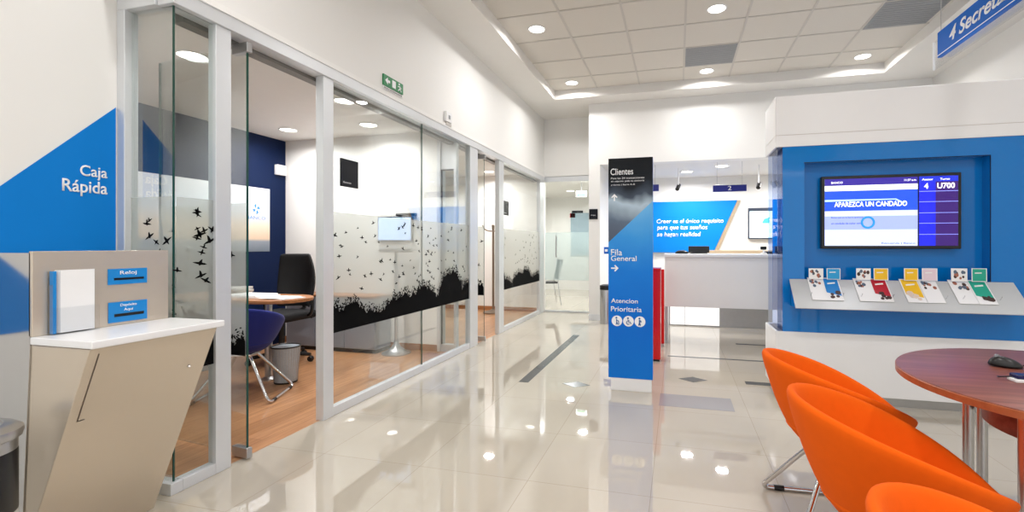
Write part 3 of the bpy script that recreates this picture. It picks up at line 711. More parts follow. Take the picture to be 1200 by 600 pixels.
# coat stand in the second office
c = Vector((-3.05, 7.50, 0))
t = thing('coat_stand', 'slim brown coat stand with round foot in the second office', 'coat stand', c)
br = P('bronze_metal', (.52, .46, .40), .35, .6)
m = MB(); m.lathe([(.17, 0), (.17, .02), (.06, .05), (.022, .07)], c, 28); m.build('foot', br, t)
m = MB(); m.lathe([(.02, .06), (.02, 1.50), (0, 1.52)], c, 16); m.build('pole', br, t)
for k in range(4):
    a = PI/2*k+.3; u_ = Vector((math.cos(a), math.sin(a), 0)); m = MB()
    m.tube([c+Vector((0, 0, 1.40))]+arc(c+u_*.03+Vector((0, 0, 1.40)), c+u_*.16+Vector((0, 0, 1.40)), c+u_*.18+Vector((0, 0, 1.50))), .010, 8); m.build('hook', br, t)
# waiting chair and things in the corridor
def side_chair(c, rz, lab):
    t = thing('side_chair', lab, 'chair', (0, 0, 0))
    box('seat', 'black', -.2, .2, -.2, .2, .42, .45, t, .01); m = MB(); m.prism([(-.2, .19, .50), (.2, .19, .50), (.2, .27, .88), (-.2, .27, .88)], (0, .02, 0)); m.build('backrest', 'blackf', t, bevel=.006)
    for sx in (-1, 1):
        m = MB(); m.tube([(sx*.19, -.19, .43), (sx*.21, -.24, .0)], .011); m.build('leg', 'chrome', t)
        m = MB(); m.tube([(sx*.21, .25, 0), (sx*.19, .19, .43), (sx*.19, .26, .86)], .011); m.build('leg', 'chrome', t)
    t.location = c; t.rotation_euler = (0, 0, rz)
c = on_z(650, 356, 0); side_chair((-2.50, 8.9, 0), -1.1, 'black side chair seen low through the far glass door')
c = Vector((-1.55, 11.0, 0))
t = thing('corridor_desk', 'small dark desk at the end of the corridor behind the glass door', 'desk', c)
box('desk_top', 'black', c.x-.4, c.x+.4, c.y-.3, c.y+.3, .70, .74, t, .004)
for sx in (-1, 1): box('side_panel', 'black', c.x+sx*.37-.02, c.x+sx*.37+.02, c.y-.28, c.y+.28, 0, .70, t)
box('modesty_panel', 'white', c.x-.35, c.x+.35, c.y-.25, c.y-.23, .3, .70, t)
t = thing('ceiling_exit_lamp', 'small white lit exit lamp hanging beyond the far glass door', 'lamp', (-1.9, 9.5, 2.2))
d = 9.4; a, b = ray(681.5)
box('housing', 'white', a*d-.11, a*d+.11, b*d-.03, b*d+.03, zz(231, d), zz(225.5, d)+.03, t, .008); box('hanger', 'bsteel', a*d-.01, a*d+.01, b*d-.01, b*d+.01, zz(225.5, d)+.03, 2.42, t)
box('face', 'green', a*d-.09, a*d+.09, b*d-.033, b*d-.03, zz(231, d)+.02, zz(231, d)+.05, t)
t = thing('corridor_poster', 'dark framed panel with a red mark beyond the far glass door', 'poster', (-1.2, 11.98, 1.5))
a, b = ray(676); d = 11.98/b; box('panel', 'navy', a*d-.13, a*d+.16, 11.97, 12.0, zz(256, d), zz(247, d), t); box('mark', 'red', a*d-.18, a*d-.04, 11.96, 11.97, zz(255, d), zz(250, d), t)
st(box('window_5', P('pane_grey_blue', (.62, .70, .74), .2), -2.7, -2.15, 11.96, 12.0, .9, 2.0))

# ------------------------------------------------------------------ totem
d0 = 3.71; TY = 3.74; _, xa = on_y(713, TY); _, xb = on_y(765, TY)
t = thing('information_totem', 'tall blue and black information totem with Clientes lettering on a white foot', 'sign', ((xa+xb)/2, TY, 0))
box('foot', 'white', xa+.02, xb-.01, TY+.003, TY+.05, 0, .11, t, .002)
box('core', 'sblue', xa, xb, TY+.001, TY+.055, .10, 1.845, t, .002)
upm = ramp_mat('totem_night_print', [(0, (.30, .32, .38)), (.28, (.38, .44, .52)), (.50, (.72, .80, .86)), (.60, (.26, .30, .36)), (.70, (.06, .08, .11)), (1, (.01, .02, .04))], 1.14, 1.845, .25, .30, nscale=5)
lom = ramp_mat('totem_blue_print', [(0, (.02, .46, .84)), (.3, (.0, .42, .82)), (.62, (.04, .48, .86)), (.80, (.22, .60, .90)), (1, (.45, .74, .94))], .10, 1.50, .25, .12, nscale=5)
dz = lambda py: zz(py, 3.71)
zl, zr_ = dz(284), dz(236)
m = MB(); m.prism([(xa, TY, zl), (xb, TY, zr_), (xb, TY, 1.845), (xa, TY, 1.845)], (0, .001, 0)); m.build('upper_print', upm, t)
m = MB(); m.prism([(xa, TY, .10), (xb, TY, .10), (xb, TY, zr_), (xa, TY, zl)], (0, .001, 0)); m.build('lower_print', lom, t)
ty = TY-.0005; XA = (1, 0, 0); ZA = (0, 0, 1)
def tx(px): return on_y(px, TY)[1]
def ttext(s, px0, px1, py_base, ch, b=.01): return text('lettering', s, (tx(px0), ty, dz(py_base)), XA, ZA, tx(px1)-tx(px0), ch, 'txt', t, .001, b)
ttext('Clientes', 715.5, 742, 204.5, .052)
ttext('Pasa las 24 transacciones', 716, 755, 209.4, .014, 0); ttext('en cajeros: pide tu asesoría', 716, 755, 213.3, .016, 0); ttext('y turno | Serie A-B', 716, 744, 217.4, .015, 0)
ttext('Fila', 716, 729, 299.5, .05); ttext('General', 716, 746, 306, .042)
ttext('Atencion', 716, 747.5, 355.5, .036); ttext('Prioritaria', 716, 752, 365.5, .040)
def arrow(cx_, cz_, s, a):
    m = MB()
    def q(x, y): return (cx_+(x*math.cos(a)-y*math.sin(a))*s, ty, cz_+(x*math.sin(a)+y*math.cos(a))*s)
    m.prism([q(1, 0), q(.1, .9), q(-.15, .65), q(.3, .18), q(-1, .18), q(-1, -.18), q(.3, -.18), q(-.15, -.65), q(.1, -.9)], (0, -.001, 0)); m.build('arrow', 'txt', t)
arrow(tx(720), dz(231), .028, PI/2); arrow(tx(720.5), dz(314.5), .030, 0)
ck = P('pictogram_ink', (.1, .35, .6), .5)
for i, px in enumerate((723, 736.5, 750)):
    m = MB(); m.lathe([(0, -.0015), (.042, -.0015), (.042, 0)], (tx(px), ty, dz(376.5)), 28, axis='y'); dd = m.build('disc', 'txt', t)
    X_, Z_ = tx(px), dz(376.5); yy = ty-.002; m = MB()
    m.lathe([(0, -.0006), (.0075, -.0006), (.0075, .0006)], (X_-.004, yy, Z_+.024), 12, axis='y')
    segs = {0: (((-.004, .014), (-.002, -.008)), ((-.002, -.008), (-.006, -.03)), ((-.002, -.008), (.008, -.03)), ((-.004, .01), (.010, .0)), ((.013, .002), (.015, -.03))),
            1: (((-.004, .014), (-.002, -.006)), ((-.002, -.006), (.014, -.006)), ((.014, -.006), (.02, -.022)), ((-.004, .006), (.008, .006)), ((-.012, .0), (-.016, -.014)), ((-.016, -.014), (-.006, -.026)), ((-.006, -.026), (.008, -.020))),
            2: (((-.004, .014), (-.004, -.010)), ((-.004, -.010), (-.010, -.03)), ((-.004, -.010), (.004, -.03)), ((-.004, .01), (.010, .004)), ((.004, .002), (.010, -.004)))}[i]
    for a, b in segs: m.tube([(X_+a[0], yy, Z_+a[1]), (X_+b[0], yy, Z_+b[1])], .0035 if i != 2 else .005, 6)
    m.build('pictogram', ck, dd)

# small blue side sign behind the totem's left edge
t = thing('arrow_sign', 'tiny blue sign with a white mark peeking out left of the totem', 'sign', (-1.15, 8.3, 1.1))
d = 7.6; a0, _ = ray(707); a1, b1 = ray(716)
box('sign_plate', 'sblue', a0*d, a1*d, b1*d, b1*d+.02, zz(297.5, d), zz(289.5, d), t, .002)
mx_ = (a0+.3*(a1-a0))*d; box('mark', 'txt', mx_-.015, mx_+.03, b1*d-.002, b1*d, zz(295, d), zz(292, d), t)
# bin by the pier
c = on_z(709, 384, 0)
c = Vector((-1.02, 6.95, 0)); t = thing('steel_bin', 'small grey steel bin standing by the white pier behind the totem', 'bin', c)
m = MB(); m.lathe([(.10, 0), (.10, .50), (.09, .52)], c, 24); m.build('body', 'bsteel', t)
m = MB(); m.lathe([(.103, .50), (.103, .56), (.06, .575), (0, .575)], c, 24); m.build('lid', 'black', t)
# red pedestal and red panel
p = on_z(774, 424, 0)
t = thing('red_pedestal', 'glossy red pedestal box standing right behind the totem', 'pedestal', (p.x-.08, p.y, 0))
box('body', 'red', p.x-.22, p.x, p.y, p.y+.22, .02, .90, t, .004); box('foot', 'black', p.x-.21, p.x-.01, p.y+.01, p.y+.21, 0, .02, t); box('top', 'red', p.x-.225, p.x+.003, p.y-.004, p.y+.224, .90, .925, t, .003)
q = on_z(778.5, 406, 0)
t = thing('red_divider', 'narrow red divider panel between the red pedestal and the counter', 'panel', (q.x-.03, q.y, 0))
box('panel', 'red', q.x-.10, q.x, q.y, q.y+.03, .03, .88, t, .004); box('base_plate', 'bsteel', q.x-.11, q.x-.001, q.y-.03, q.y+.06, 0, .03, t, .003)

# ------------------------------------------------------------------ teller counter
CYF = 5.66; _, xl = on_y(779, CYF)
t = thing('teller_counter', 'long floating white teller counter behind the totem', 'counter', (1.0, CYF+.3, 0))
dC = CYF/ray(840)[1]
zt_, zb_ = zz(301.5, dC), zz(361, dC)
xe = 2.55
box('front_panel', 'white2', xl, xe, CYF, CYF+.04, zb_, zt_, t, .002)
box('counter_top', 'white', xl-.01, xe, CYF-.015, CYF+.62, zt_, zz(298, dC), t, .003)
box('underside', 'white2', xl, xe, CYF+.04, CYF+.6, zb_, zb_+.03, t)
box('end_panel', 'bsteel', xl, xl+.035, CYF+.03, CYF+.6, 0, zb_, t, .002)
box('end_panel', 'bsteel', xe-.035, xe, CYF+.03, CYF+.6, 0, zb_, t, .002)
# back service unit (steel faced with white panels whose glow imitates a shop-front reflection)
YS = 7.0; dS = YS/ray(815)[1]; _, s0 = on_y(781, YS); _, s1 = on_y(785.5, YS); _, s2 = on_y(803, YS); _, s3 = on_y(843, YS)
t = thing('service_unit', 'low steel faced unit with white panels given a glow for the reflected shop front, seen under the counter', 'cabinet', (1., YS, 0))
box('body', 'bsteel', s0, 2.55, YS, YS+.45, 0, .84, t, .003)
gw = E('reflection_glow_white', (1, 1, 1), .55)
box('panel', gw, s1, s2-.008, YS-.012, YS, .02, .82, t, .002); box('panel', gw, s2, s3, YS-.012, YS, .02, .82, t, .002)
# teller monitors and things on the counter
def monitor(px, py_top, w, h, Y, lab):
    _, x = on_y(px, Y); d = Y/ray(px)[1]; zt = zz(py_top, d); zc = zz(298, dC)
    t = thing('teller_monitor', lab, 'monitor', (x, Y, zc))
    box('casing', 'black', x-w/2, x+w/2, Y, Y+.03, zc+.013, zt, t, .006); box('stand', 'black', x-.04, x+.04, Y+.03, Y+.06, zc+.012, zt-.02, t, .004); box('foot', 'black', x-.1, x+.1, Y-.02, Y+.12, zc, zc+.012, t, .004)
monitor(819, 288.5, .25, .10, 6.1, 'black monitor back rising above the middle of the teller counter')
_, x = on_y(799, 6.05)
t = thing('card_reader', 'low rounded black device on the teller counter left of the monitor', 'device', (x, 6.05, zz(298, dC)))
zc = zz(298, dC)
m = MB(); m.lathe([(.08, zc), (.08, zc+.018), (.05, zc+.035), (0, zc+.04)], (x, 6.05, 0), 24, 1, .7); m.build('housing', 'black', t); m = MB(); m.box(x-.03, x+.03, 6.0, 6.04, zc+.034, zc+.042); m.build('keypad', 'grey', t)
_, x = on_y(895, 6.0)
t = thing('webcam', 'small black camera on a white stand at the right end of the counter', 'camera', (x, 6.0, zc))
m = MB(); m.lathe([(.04, zc), (.04, zc+.01), (.012, zc+.02), (.012, zc+.05)], (x, 6.0, 0), 18); m.build('stand', 'white', t); box('camera_body', 'black', x-.035, x+.03, 5.98, 6.03, zc+.05, zc+.09, t, .008)
_, x = on_y(903, 6.05)
t = thing('document_tray', 'small dark tray at the right end of the counter', 'tray', (x, 6.05, zc)); box('tray', 'black', x-.06, x+.10, 5.98, 6.2, zc, zc+.03, t, .006)
# low back shelf
t = thing('back_shelf', 'tan shelf along the back wall behind the teller counter', 'shelf', (1.2, 8.8, 1.0))
tan = P('tan_laminate', (.72, .64, .53), .4)
box('shelf_board', tan, .2, 3.0, 8.75, 9.0, zz(300, 8.4), zz(294.5, 8.4)+.02, t, .003); box('apron', 'white2', .2, 3.0, 8.80, 8.83, 0, zz(300, 8.4), t)
# slanted blue slogan panel
YN = 8.94
def nx_(px, Y=YN): return on_y(px, Y)[1]
def nd(px, Y=YN): return Y/ray(px)[1]
t = thing('slogan_panel', 'large slanted blue panel with white slogan on the teller back wall', 'sign', (.3, YN, 1.1))
tr = (nx_(864), zz(234.5, nd(864))); brr = (nx_(836), zz(296, nd(836))); xl_ = nx_(742)
m = MB(); m.prism([(xl_, YN, brr[1]), (brr[0], YN, brr[1]), (tr[0], YN, tr[1]), (xl_, YN, tr[1])], (0, .058, 0)); m.build('panel', 'blue', t)
m = MB(); m.prism([(brr[0]+.005, YN+.005, brr[1]), (brr[0]+.07, YN+.02, brr[1]), (tr[0]+.06, YN+.02, tr[1]), (tr[0]+.005, YN+.005, tr[1])], (0, .038, 0)); m.build('edge_strip', tan, t)
for s, p0, p1, py in (('Creer es el único requisito', 769.5, 848, 262.5), ('para que tus sueños', 770, 829, 270), ('se hagan realidad', 770, 821, 278)):
    text('lettering', s, (nx_(p0), YN-.001, zz(py, nd(800))-.01), XA, ZA, nx_(p1)-nx_(p0), .105, 'txt', t, .002, .012, shear=.12)
# number signs
for pa, pb, ya_, num, lab in ((835.5, 875, 7.45, '2', 'blue hanging sign with the number 2 over the teller counter'), (732, 772, 7.45, '1', 'blue hanging number sign mostly behind the totem')):
    xa_, xb_ = nx_(pa, ya_), nx_(pb, ya_); d = nd((pa+pb)/2, ya_); z0_, z1_ = zz(224.3, d), zz(216.7, d)
    t = thing('counter_number_sign', lab, 'sign', ((xa_+xb_)/2, ya_, z0_)); box('sign_box', P('number_blue', (.04, .10, .52), .35), xa_, xb_, ya_, ya_+.04, z0_, z1_, t, .003)
    text('number', num, ((xa_+xb_)/2-.025, ya_-.001, z0_+.02), XA, ZA, .05, (z1_-z0_)*.66, 'txt', t, .001, .01)
    m = MB()
    for x in (xa_+.06, xb_-.06): m.tube([(x, ya_+.02, z1_), (x, ya_+.02, 2.41)], .003, 6)
    m.build('wires', 'bsteel', t)
# security cameras
for px, py, lab in ((795, 219, 'left small black security camera over the teller area'), (889.5, 217, 'right small black security camera over the teller area')):
    Y = 7.9; x = nx_(px, Y); z = zz(py, nd(px, Y)); t = thing('security_camera', lab, 'camera', (x, Y, z))
    m = MB(); m.tube([(x, Y, 2.41), (x, Y, z+.02)], .010, 8); m.build('stalk', 'white', t)
    m = MB(); m.tube([(x-.02, Y-.05, z-.045), (x+.01, Y+.04, z+.035)], .032, 14); m.build('camera_body', 'black', t)
# teller tv
xa_, xb_ = nx_(877), nx_(935); z1_, z0_ = zz(243.5, nd(890)), zz(280, nd(890))
t = thing('teller_screen', 'wall screen with pale blue picture on the back wall right of the slogan', 'screen', ((xa_+xb_)/2, YN, z0_))
box('casing', P('bezel_grey', (.25, .28, .33), .3), xa_, xb_, YN, YN+.061, z0_, z1_, t, .005); box('screen', E('tv_pale', (.80, .90, .97), .8), xa_+.02, xb_-.02, YN-.003, YN, z0_+.02, z1_-.06, t)
m = MB(); cx_ = nx_(897); m.prism([(cx_-.06, YN-.005, zz(262, 8.4)), (cx_+.06, YN-.005, zz(262, 8.4)), (cx_+.07, YN-.005, zz(255, 8.4)), (cx_-.02, YN-.005, zz(257, 8.4))], (0, .001, 0)); m.build('screen_logo', E('teal_glow', (.3, .7, .85), .6), t)
# blue poster seen by the side glass
Yp = 7.10; xa_, xb_ = nx_(905.5, Yp), nx_(930, Yp); 
t = thing('queue_poster', 'narrow dark blue poster seen through the glass edge of the display wall', 'poster', (xa_, Yp, 1.0))
box('print', P('poster_blue', (.03, .10, .42), .4), xa_, xb_, Yp, Yp+.02, zz(322, nd(910, Yp)), zz(233, nd(910, Yp)), t); text('lettering', 'ya\ngo\non', (nx_(908, Yp), Yp-.001, zz(280, nd(910, Yp))), XA, ZA, .10, .30, 'txt', t, .001)

# ------------------------------------------------------------------ display wall (right)
DY = 3.80; X0 = on_y(911.5, DY)[1]; X1 = 2.95; dD = lambda px: DY/ray(px)[1]
def dx(px, Y=DY): return on_y(px, Y)[1]
def dzz(px, py, Y=DY): return zz(py, Y/ray(px)[1])
t = thing('display_wall', 'white and blue display wall with recess for the queue screen', 'display wall', (1.8, DY+.2, 0))
zb1, zb2, zt1, ztop = .073, dzz(912, 388), dzz(912, 172.5), dzz(912, 113)
box('base', 'white', X0-.015, X1, DY, DY+.42, zb1, zb2, t, .004); box('plinth', 'bsteel', X0+.05, X1, DY+.06, DY+.38, 0, zb1, t)
box('canopy', 'white', X0-.015, X1, DY, DY+.42, zt1, ztop, t, .004)
m = MB(); m.box(X0-.017, X1, DY-.002, DY+.42, zt1+.085, zt1+.088); m.build('canopy_joint', 'grid', t)
nxa, nxb = dx(943), dx(1161); nzt, nzb = dzz(950, 190.5), dzz(950, 333)
ND = .09
m = MB(); m.box(X0+.035, nxa, DY+.008, DY+.40, zb2, zt1); m.box(nxb, X1, DY+.008, DY+.40, zb2, zt1); m.box(nxa, nxb, DY+.008, DY+.40, zb2, nzb); m.box(nxa, nxb, DY+.008, DY+.40, nzt, zt1)
m.build('blue_panel', 'gblue', t)
box('recess_back', 'nblue', nxa, nxb, DY+ND, DY+.38, nzb, nzt, t)
m = MB(); m.box(nxa-.003, nxb+.003, DY+.004, DY+.008, nzt, nzt+.004); m.box(nxb, nxb+.004, DY+.004, DY+.008, nzb, nzt); m.build('recess_edge', 'navy', t)
box('side_glass', glass_mat('side_glass_tint', (.74, .80, .93), .8, .02), X0+.0, X0+.034, DY+.012, DY+.38, zb2, zt1, t)
# queue screen
Yt = DY+.03
sxa, sxb = dx(962.5, Yt), dx(1127, Yt); sz1, sz0 = dzz(965, 207, Yt), dzz(965, 291.5, Yt)
t = thing('queue_screen', 'wide black framed queue screen showing turn U700', 'screen', ((sxa+sxb)/2, Yt, sz0))
box('bezel', 'black', sxa, sxb, Yt, Yt+.045, sz0, sz1, t, .006)
box('wall_bracket', 'black', (sxa+sxb)/2-.15, (sxa+sxb)/2+.15, Yt+.045, DY+ND, sz0+.1, sz1-.1, t)
w, h = sxb-sxa, sz1-sz0; b = .022
ix0, ix1, iz0, iz1 = sxa+b, sxb-b, sz0+b, sz1-b; iw, ih = ix1-ix0, iz1-iz0
def sq(nm, c, u0, u1, v0, v1, k=1, es=.75):
    y = Yt-.0012*k
    return box(nm, E('scr_%s' % nm+str(k), c, es), ix0+iw*u0, ix0+iw*u1, y, y+.001, iz0+ih*v0, iz0+ih*v1, t)
sq('screen', (.78, .82, .97), 0, .71, 0, 1)
sq('title_bar', (.18, .12, .55), 0, .71, .90, 1, 2); sq('white_bar', (.95, .97, 1), 0, .71, .82, .90, 2); sq('headline_band', (.10, .30, .85), 0, .71, .52, .82, 2)
sq('list_band', (.60, .66, .93), 0, .71, .24, .44, 2)
sq('turn_column', (.08, .12, .85), .72, .84, 0, 1, 2, .65); sq('number_column', (.20, .06, .42), .84, 1, 0, 1, 2, .6); sq('header_cell', (.08, .16, .75), .72, 1, .92, 1, 3, .8); 
for k, v in enumerate((.78, .63, .47, .32, .16)): sq('row_line', (.55, .6, .95), .72, 1, v, v+.008, 4)
eT = E('screen_letters', (1, 1, 1), 1.0)
def stx(s, u0, u1, v, hh, bold=.01, mat=None, k=5): text('lettering', s, (ix0+iw*u0, Yt-.0012*k, iz0+ih*v), XA, ZA, iw*(u1-u0), ih*hh, mat or eT, t, .0006, bold)
stx('APAREZCA UN CANDADO', .075, .63, .58, .075, .02); stx('U700', .85, .975, .82, .08, .02); stx('4', .755, .785, .82, .08, .02)
stx('Asesor', .74, .82, .94, .03); stx('Turno', .87, .94, .94, .03); stx('BANCO', .05, .14, .93, .03); stx('11:37 a.m.', .61, .70, .94, .03)
dkb = E('screen_dark_letters', (.2, .3, .6), .4)
stx('Busca que en la barra aparezca', .05, .30, .405, .03, 0, dkb); stx('un candado de color verde', .05, .30, .32, .03, 0, dkb); stx('Recuerda | Banco', .44, .69, .02, .03, 0, dkb)
m = MB(); ccx, ccz = ix0+iw*.335, iz0+ih*.345
m.tube([(ccx+.038*math.cos(2*PI*k/32), Yt-.008, ccz+.038*math.sin(2*PI*k/32)) for k in range(32)], .007, 8, True); m.build('padlock_ring', E('ring_blue', (.15, .55, .85), .7), t)
m = MB(); m.poly([(ix0+iw*.0, Yt-.005, iz0+ih*.69), (ix0+iw*.55, Yt-.005, iz0+ih*.69), (ix0+iw*.62, Yt-.005, iz0+ih*.62), (ix0+iw*.60, Yt-.005, iz0+ih*.62), (ix0+iw*.54, Yt-.005, iz0+ih*.675), (ix0, Yt-.005, iz0+ih*.66)]); m.build('swoosh', E('swoosh', (.7, .85, 1), .8), t)
# brochure ledge
lx0, lx1 = .80, 2.165; lz1, lz0 = .905, .715; ly0 = 3.605
t = thing('brochure_ledge', 'long slanted pale steel brochure ledge under the queue screen', 'shelf', (1.5, DY, lz0))
sv = Vector((0, DY-ly0, lz1-lz0)); svn = sv.normalized(); sno = Vector((0, -svn.z, svn.y))
lm = P('ledge_steel', (.80, .81, .81), .35, .3)
m = MB(); a0 = Vector((lx0, ly0, lz0)); m.prism([a0, Vector((lx1, ly0, lz0)), Vector((lx1, ly0, lz0))+sv, a0+sv], -sno*.006); m.build('ledge_plate', lm, t)
m = MB(); m.prism([Vector((lx0+.01, ly0+.003, lz0)), Vector((lx0+.01, DY, lz0-.01)), Vector((lx0+.01, DY, lz1-.012))], (lx1-lx0-.02, 0, 0)); m.build('support', 'gblue', t)
for i in range(8):
    px = [951.5, 989, 1011, 1048, 1071, 1111, 1131, 1175][i]
    X_ = dx(px, 3.66); p = Vector((X_, ly0, lz0))+sv*.42
    m = MB(); m.tube([p+sno*.001, p+sno*.035], .0025, 6); m.build('peg', 'chrome', t)
# brochures
def face(m, o, ux, uy, pts, e=.0016, nn=None):
    m.prism([o+ux*p[0]+uy*p[1]+nn*e for p in pts], nn*.0006)
cols = {'white': (.95, .95, .95), 'blue': (.05, .50, .80), 'yellow': (.96, .76, .10), 'red': (.72, .06, .14), 'teal': (.10, .65, .55), 'pink': (.90, .82, .86), 'lblue': (.12, .62, .85)}
bm_ = {k: P('brochure_'+k, v, .35) for k, v in cols.items()}
blob = [P('photo_dark', (.25, .15, .12), .4), P('photo_mid', (.65, .40, .32), .4), P('photo_cool', (.35, .42, .50), .4), P('photo_pale', (.88, .80, .74), .4)]
def brochure(pxa, pxb, row, col, style, lab, seed):
    rnd = random.Random(seed)
    if row == 'back':                                   # stands on the upper edge of the ledge against the wall
        Y = DY-.012; o = Vector((dx(pxa, Y), Y, lz1-.07)); ux = Vector((1, 0, 0)); uy = Vector((0, .03, 1)).normalized(); hh = dzz(960, 314)-(lz1-.07); nn = Vector((0, -1, .03)).normalized(); wdt = dx(pxb, Y)-dx(pxa, Y)
        o = Vector((dx(pxa, Y), Y-.006, lz1+.002)); hh = dzz(pxa, 314.3)-o.z
    else:
        o = Vector((dx(pxa+3, 3.64), ly0, lz0))+sv*.27+sno*.004; ux = Vector((1, 0, 0)); uy = svn; hh = sv.length*.77; nn = sno; wdt = dx(pxb, 3.7)-dx(pxa, 3.7)
    t = thing('brochure', lab, 'brochure', o, 'brochures on the ledge')
    m = MB(); m.prism([o, o+ux*wdt, o+ux*wdt+uy*hh, o+uy*hh], nn*.0015)
    m.build('leaflet', bm_['white'], t)
    if style == 'cover':
        m = MB(); face(m, o, ux, uy, [(wdt*.06, hh*.34), (wdt*.94, hh*.20), (wdt*.94, hh*.96), (wdt*.06, hh*.96)], .0016, nn); m.build('cover_print', bm_[col], t)
        m = MB()
        for k in range(7):
            cx2, cy2 = wdt*rnd.uniform(.25, .8), hh*rnd.uniform(.12, .38); r_ = wdt*rnd.uniform(.08, .2)
            face(m, o, ux, uy, [(min(wdt*.95, max(wdt*.05, cx2+r_*math.cos(a*PI/4))), max(.002, cy2+r_*math.sin(a*PI/4))) for a in range(8)], .0024+.0002*k, nn)
        m.build('photo_print', blob[seed % 4], t)
        m = MB(); face(m, o, ux, uy, [(wdt*.25, hh*.70), (wdt*.75, hh*.74), (wdt*.75, hh*.80), (wdt*.25, hh*.76)], .0024, nn); m.build('title_print', bm_['white'], t)
    elif style == 'plain':
        m = MB(); face(m, o, ux, uy, [(wdt*.06, hh*.05), (wdt*.94, hh*.05), (wdt*.94, hh*.95), (wdt*.06, hh*.95)], .0016, nn); m.build('cover_print', bm_[col], t)
        m = MB(); face(m, o, ux, uy, [(wdt*.2, hh*.6), (wdt*.65, hh*.62), (wdt*.65, hh*.70), (wdt*.2, hh*.68)], .0024, nn); m.build('title_print', bm_['white'], t)
    else:                                               # people photos on white
        for c_ in range(3):
            m = MB()
            for k in range(3):
                cx2, cy2 = wdt*rnd.uniform(.15, .85), hh*rnd.uniform(.62, .88) if row == 'front' else hh*rnd.uniform(.25, .8); r_ = wdt*rnd.uniform(.06, .12)
                face(m, o, ux, uy, [(cx2+r_*math.cos(a*PI/4), cy2+1.3*r_*math.sin(a*PI/4)) for a in range(8)], .0016+.0003*c_+.0001*k, nn)
            m.build('photo_print', blob[c_], t)
BR = [('back', 947.5, 964.5, 'white', 'people', 'white brochure with small photos, back row, far left end'), ('back', 968.5, 984.5, 'lblue', 'plain', 'light blue brochure in the back row'),
      ('front', 950, 968, 'white', 'blank', 'blank looking white brochure at the left end of the front row'), ('front', 968, 987, 'blue', 'cover', 'blue brochure with food photo in the front row'),
      ('back', 1003, 1020, 'white', 'people', 'white brochure with photos, back row, left of the yellow pair'), ('back', 1023.5, 1040.5, 'yellow', 'plain', 'yellow brochure in the back row above the red one'),
      ('front', 1006, 1026, 'white', 'people', 'white brochure with photos left of the red brochure'), ('front', 1026, 1046, 'red', 'cover', 'red brochure with a round photo in the front row'),
      ('back', 1059, 1075.5, 'yellow', 'plain', 'yellow brochure in the back row beside the pink one'), ('back', 1080, 1098, 'pink', 'plain', 'pale pink brochure in the back row'),
      ('front', 1063, 1085, 'yellow', 'cover', 'yellow brochure with photo in the front row'), ('front', 1086, 1107, 'white', 'people', 'white brochure with photos in front of the pink one'),
      ('back', 1114, 1133, 'white', 'people', 'white brochure with photos, back row, left of the teal one'), ('back', 1138, 1156, 'teal', 'plain', 'teal brochure in the back row'),
      ('front', 1123, 1146, 'white', 'people', 'white brochure with photos left of the front teal one'), ('front', 1147, 1169, 'teal', 'cover', 'teal brochure with photo at the right end of the front row')]
for i, (row, a, b, c_, s_, lab) in enumerate(BR): brochure(a, b, row, c_, s_, lab, i+1)

# ------------------------------------------------------------------ hanging sign
SX = 1.98
def sy(px): return on_x(px, SX)[1]
yfar = sy(1098.5); ynear = sy(1098.5)-1.75
rt, rb = 1.222, 1.385
szt, szb = H+SX/(rt*CA), H+SX/(rb*CA)
t = thing('hanging_sign', 'blue hanging sign lettered 4 Secretaría below the ceiling', 'sign', (SX, yfar, szb))
box('sign_box', P('hanging_blue', (.0, .38, .76), .4, spec=.15), SX, SX+.03, ynear, yfar, szb, szt, t, .002)
m = MB(); m.box(SX-.001, SX+.0, ynear, yfar, szb+.012, szb+.018); m.build('pinstripe', 'txt', t)
text('lettering', '4 Secretaría', (SX-.0012, yfar-.17, szb+.055), (0, -1, 0), (0, 0, 1), .78, .105, 'txt', t, .001, .02, shear=.25)
m = MB(); m.box(SX+.035, SX+.047, ynear-.1, yfar+.14, szb-.05, szt-.02); m.build('acrylic_plate', 'acr', t)
m = MB(); m.box(SX+.034, SX+.048, yfar+.14, yfar+.146, szb-.05, szt-.02); m.build('plate_edge', 'white', t)
m = MB()
for y in (yfar+.035, ynear+.2): m.tube([(SX+.041, y, szt-.05), (SX+.041, y, ZS)], .0025, 6)
m.build('wires', 'bsteel', t)
m = MB(); m.lathe([(.014, szt-.07), (.014, szt-.03), (.006, szt-.02)], (SX+.041, yfar+.035, 0), 12); m.build('wire_clamp', 'chrome', t)

# ------------------------------------------------------------------ round table
tc = Vector((1.22, 1.74, 0))
t = thing('round_table', 'round red brown wooden table on steel legs by the orange chairs', 'table', tc)
m = MB(); m.lathe([(0, .716), (.498, .716), (.503, .718)], tc, 96); m.lathe([(.503, .7181), (.503, .7395), (.5, .741), (0, .741)], tc, 96); m.build('table_top', 'walnut', t)
m = MB(); m.lathe([(.5025, .7165), (.5055, .7175), (.5055, .7365), (.5025, .7385)], tc, 96); m.build('edge_band', 'walnut_e', t)
m = MB(); m.lathe([(.26, .59), (.275, .59), (.275, .716), (.26, .716)], tc, 64); m.build('apron', 'walnut', t)
for a in (124, 146, 206, 305, 20):
    a = math.radians(a); c = tc+Vector((.31*math.cos(a), .31*math.sin(a), 0))
    m = MB(); m.lathe([(.016, 0), (.016, .71)], c, 20); l = m.build('leg', 'bsteel', t)
    m = MB(); m.lathe([(.019, 0), (.019, .012), (.016, .014)], c, 20); m.build('foot', 'black', l)
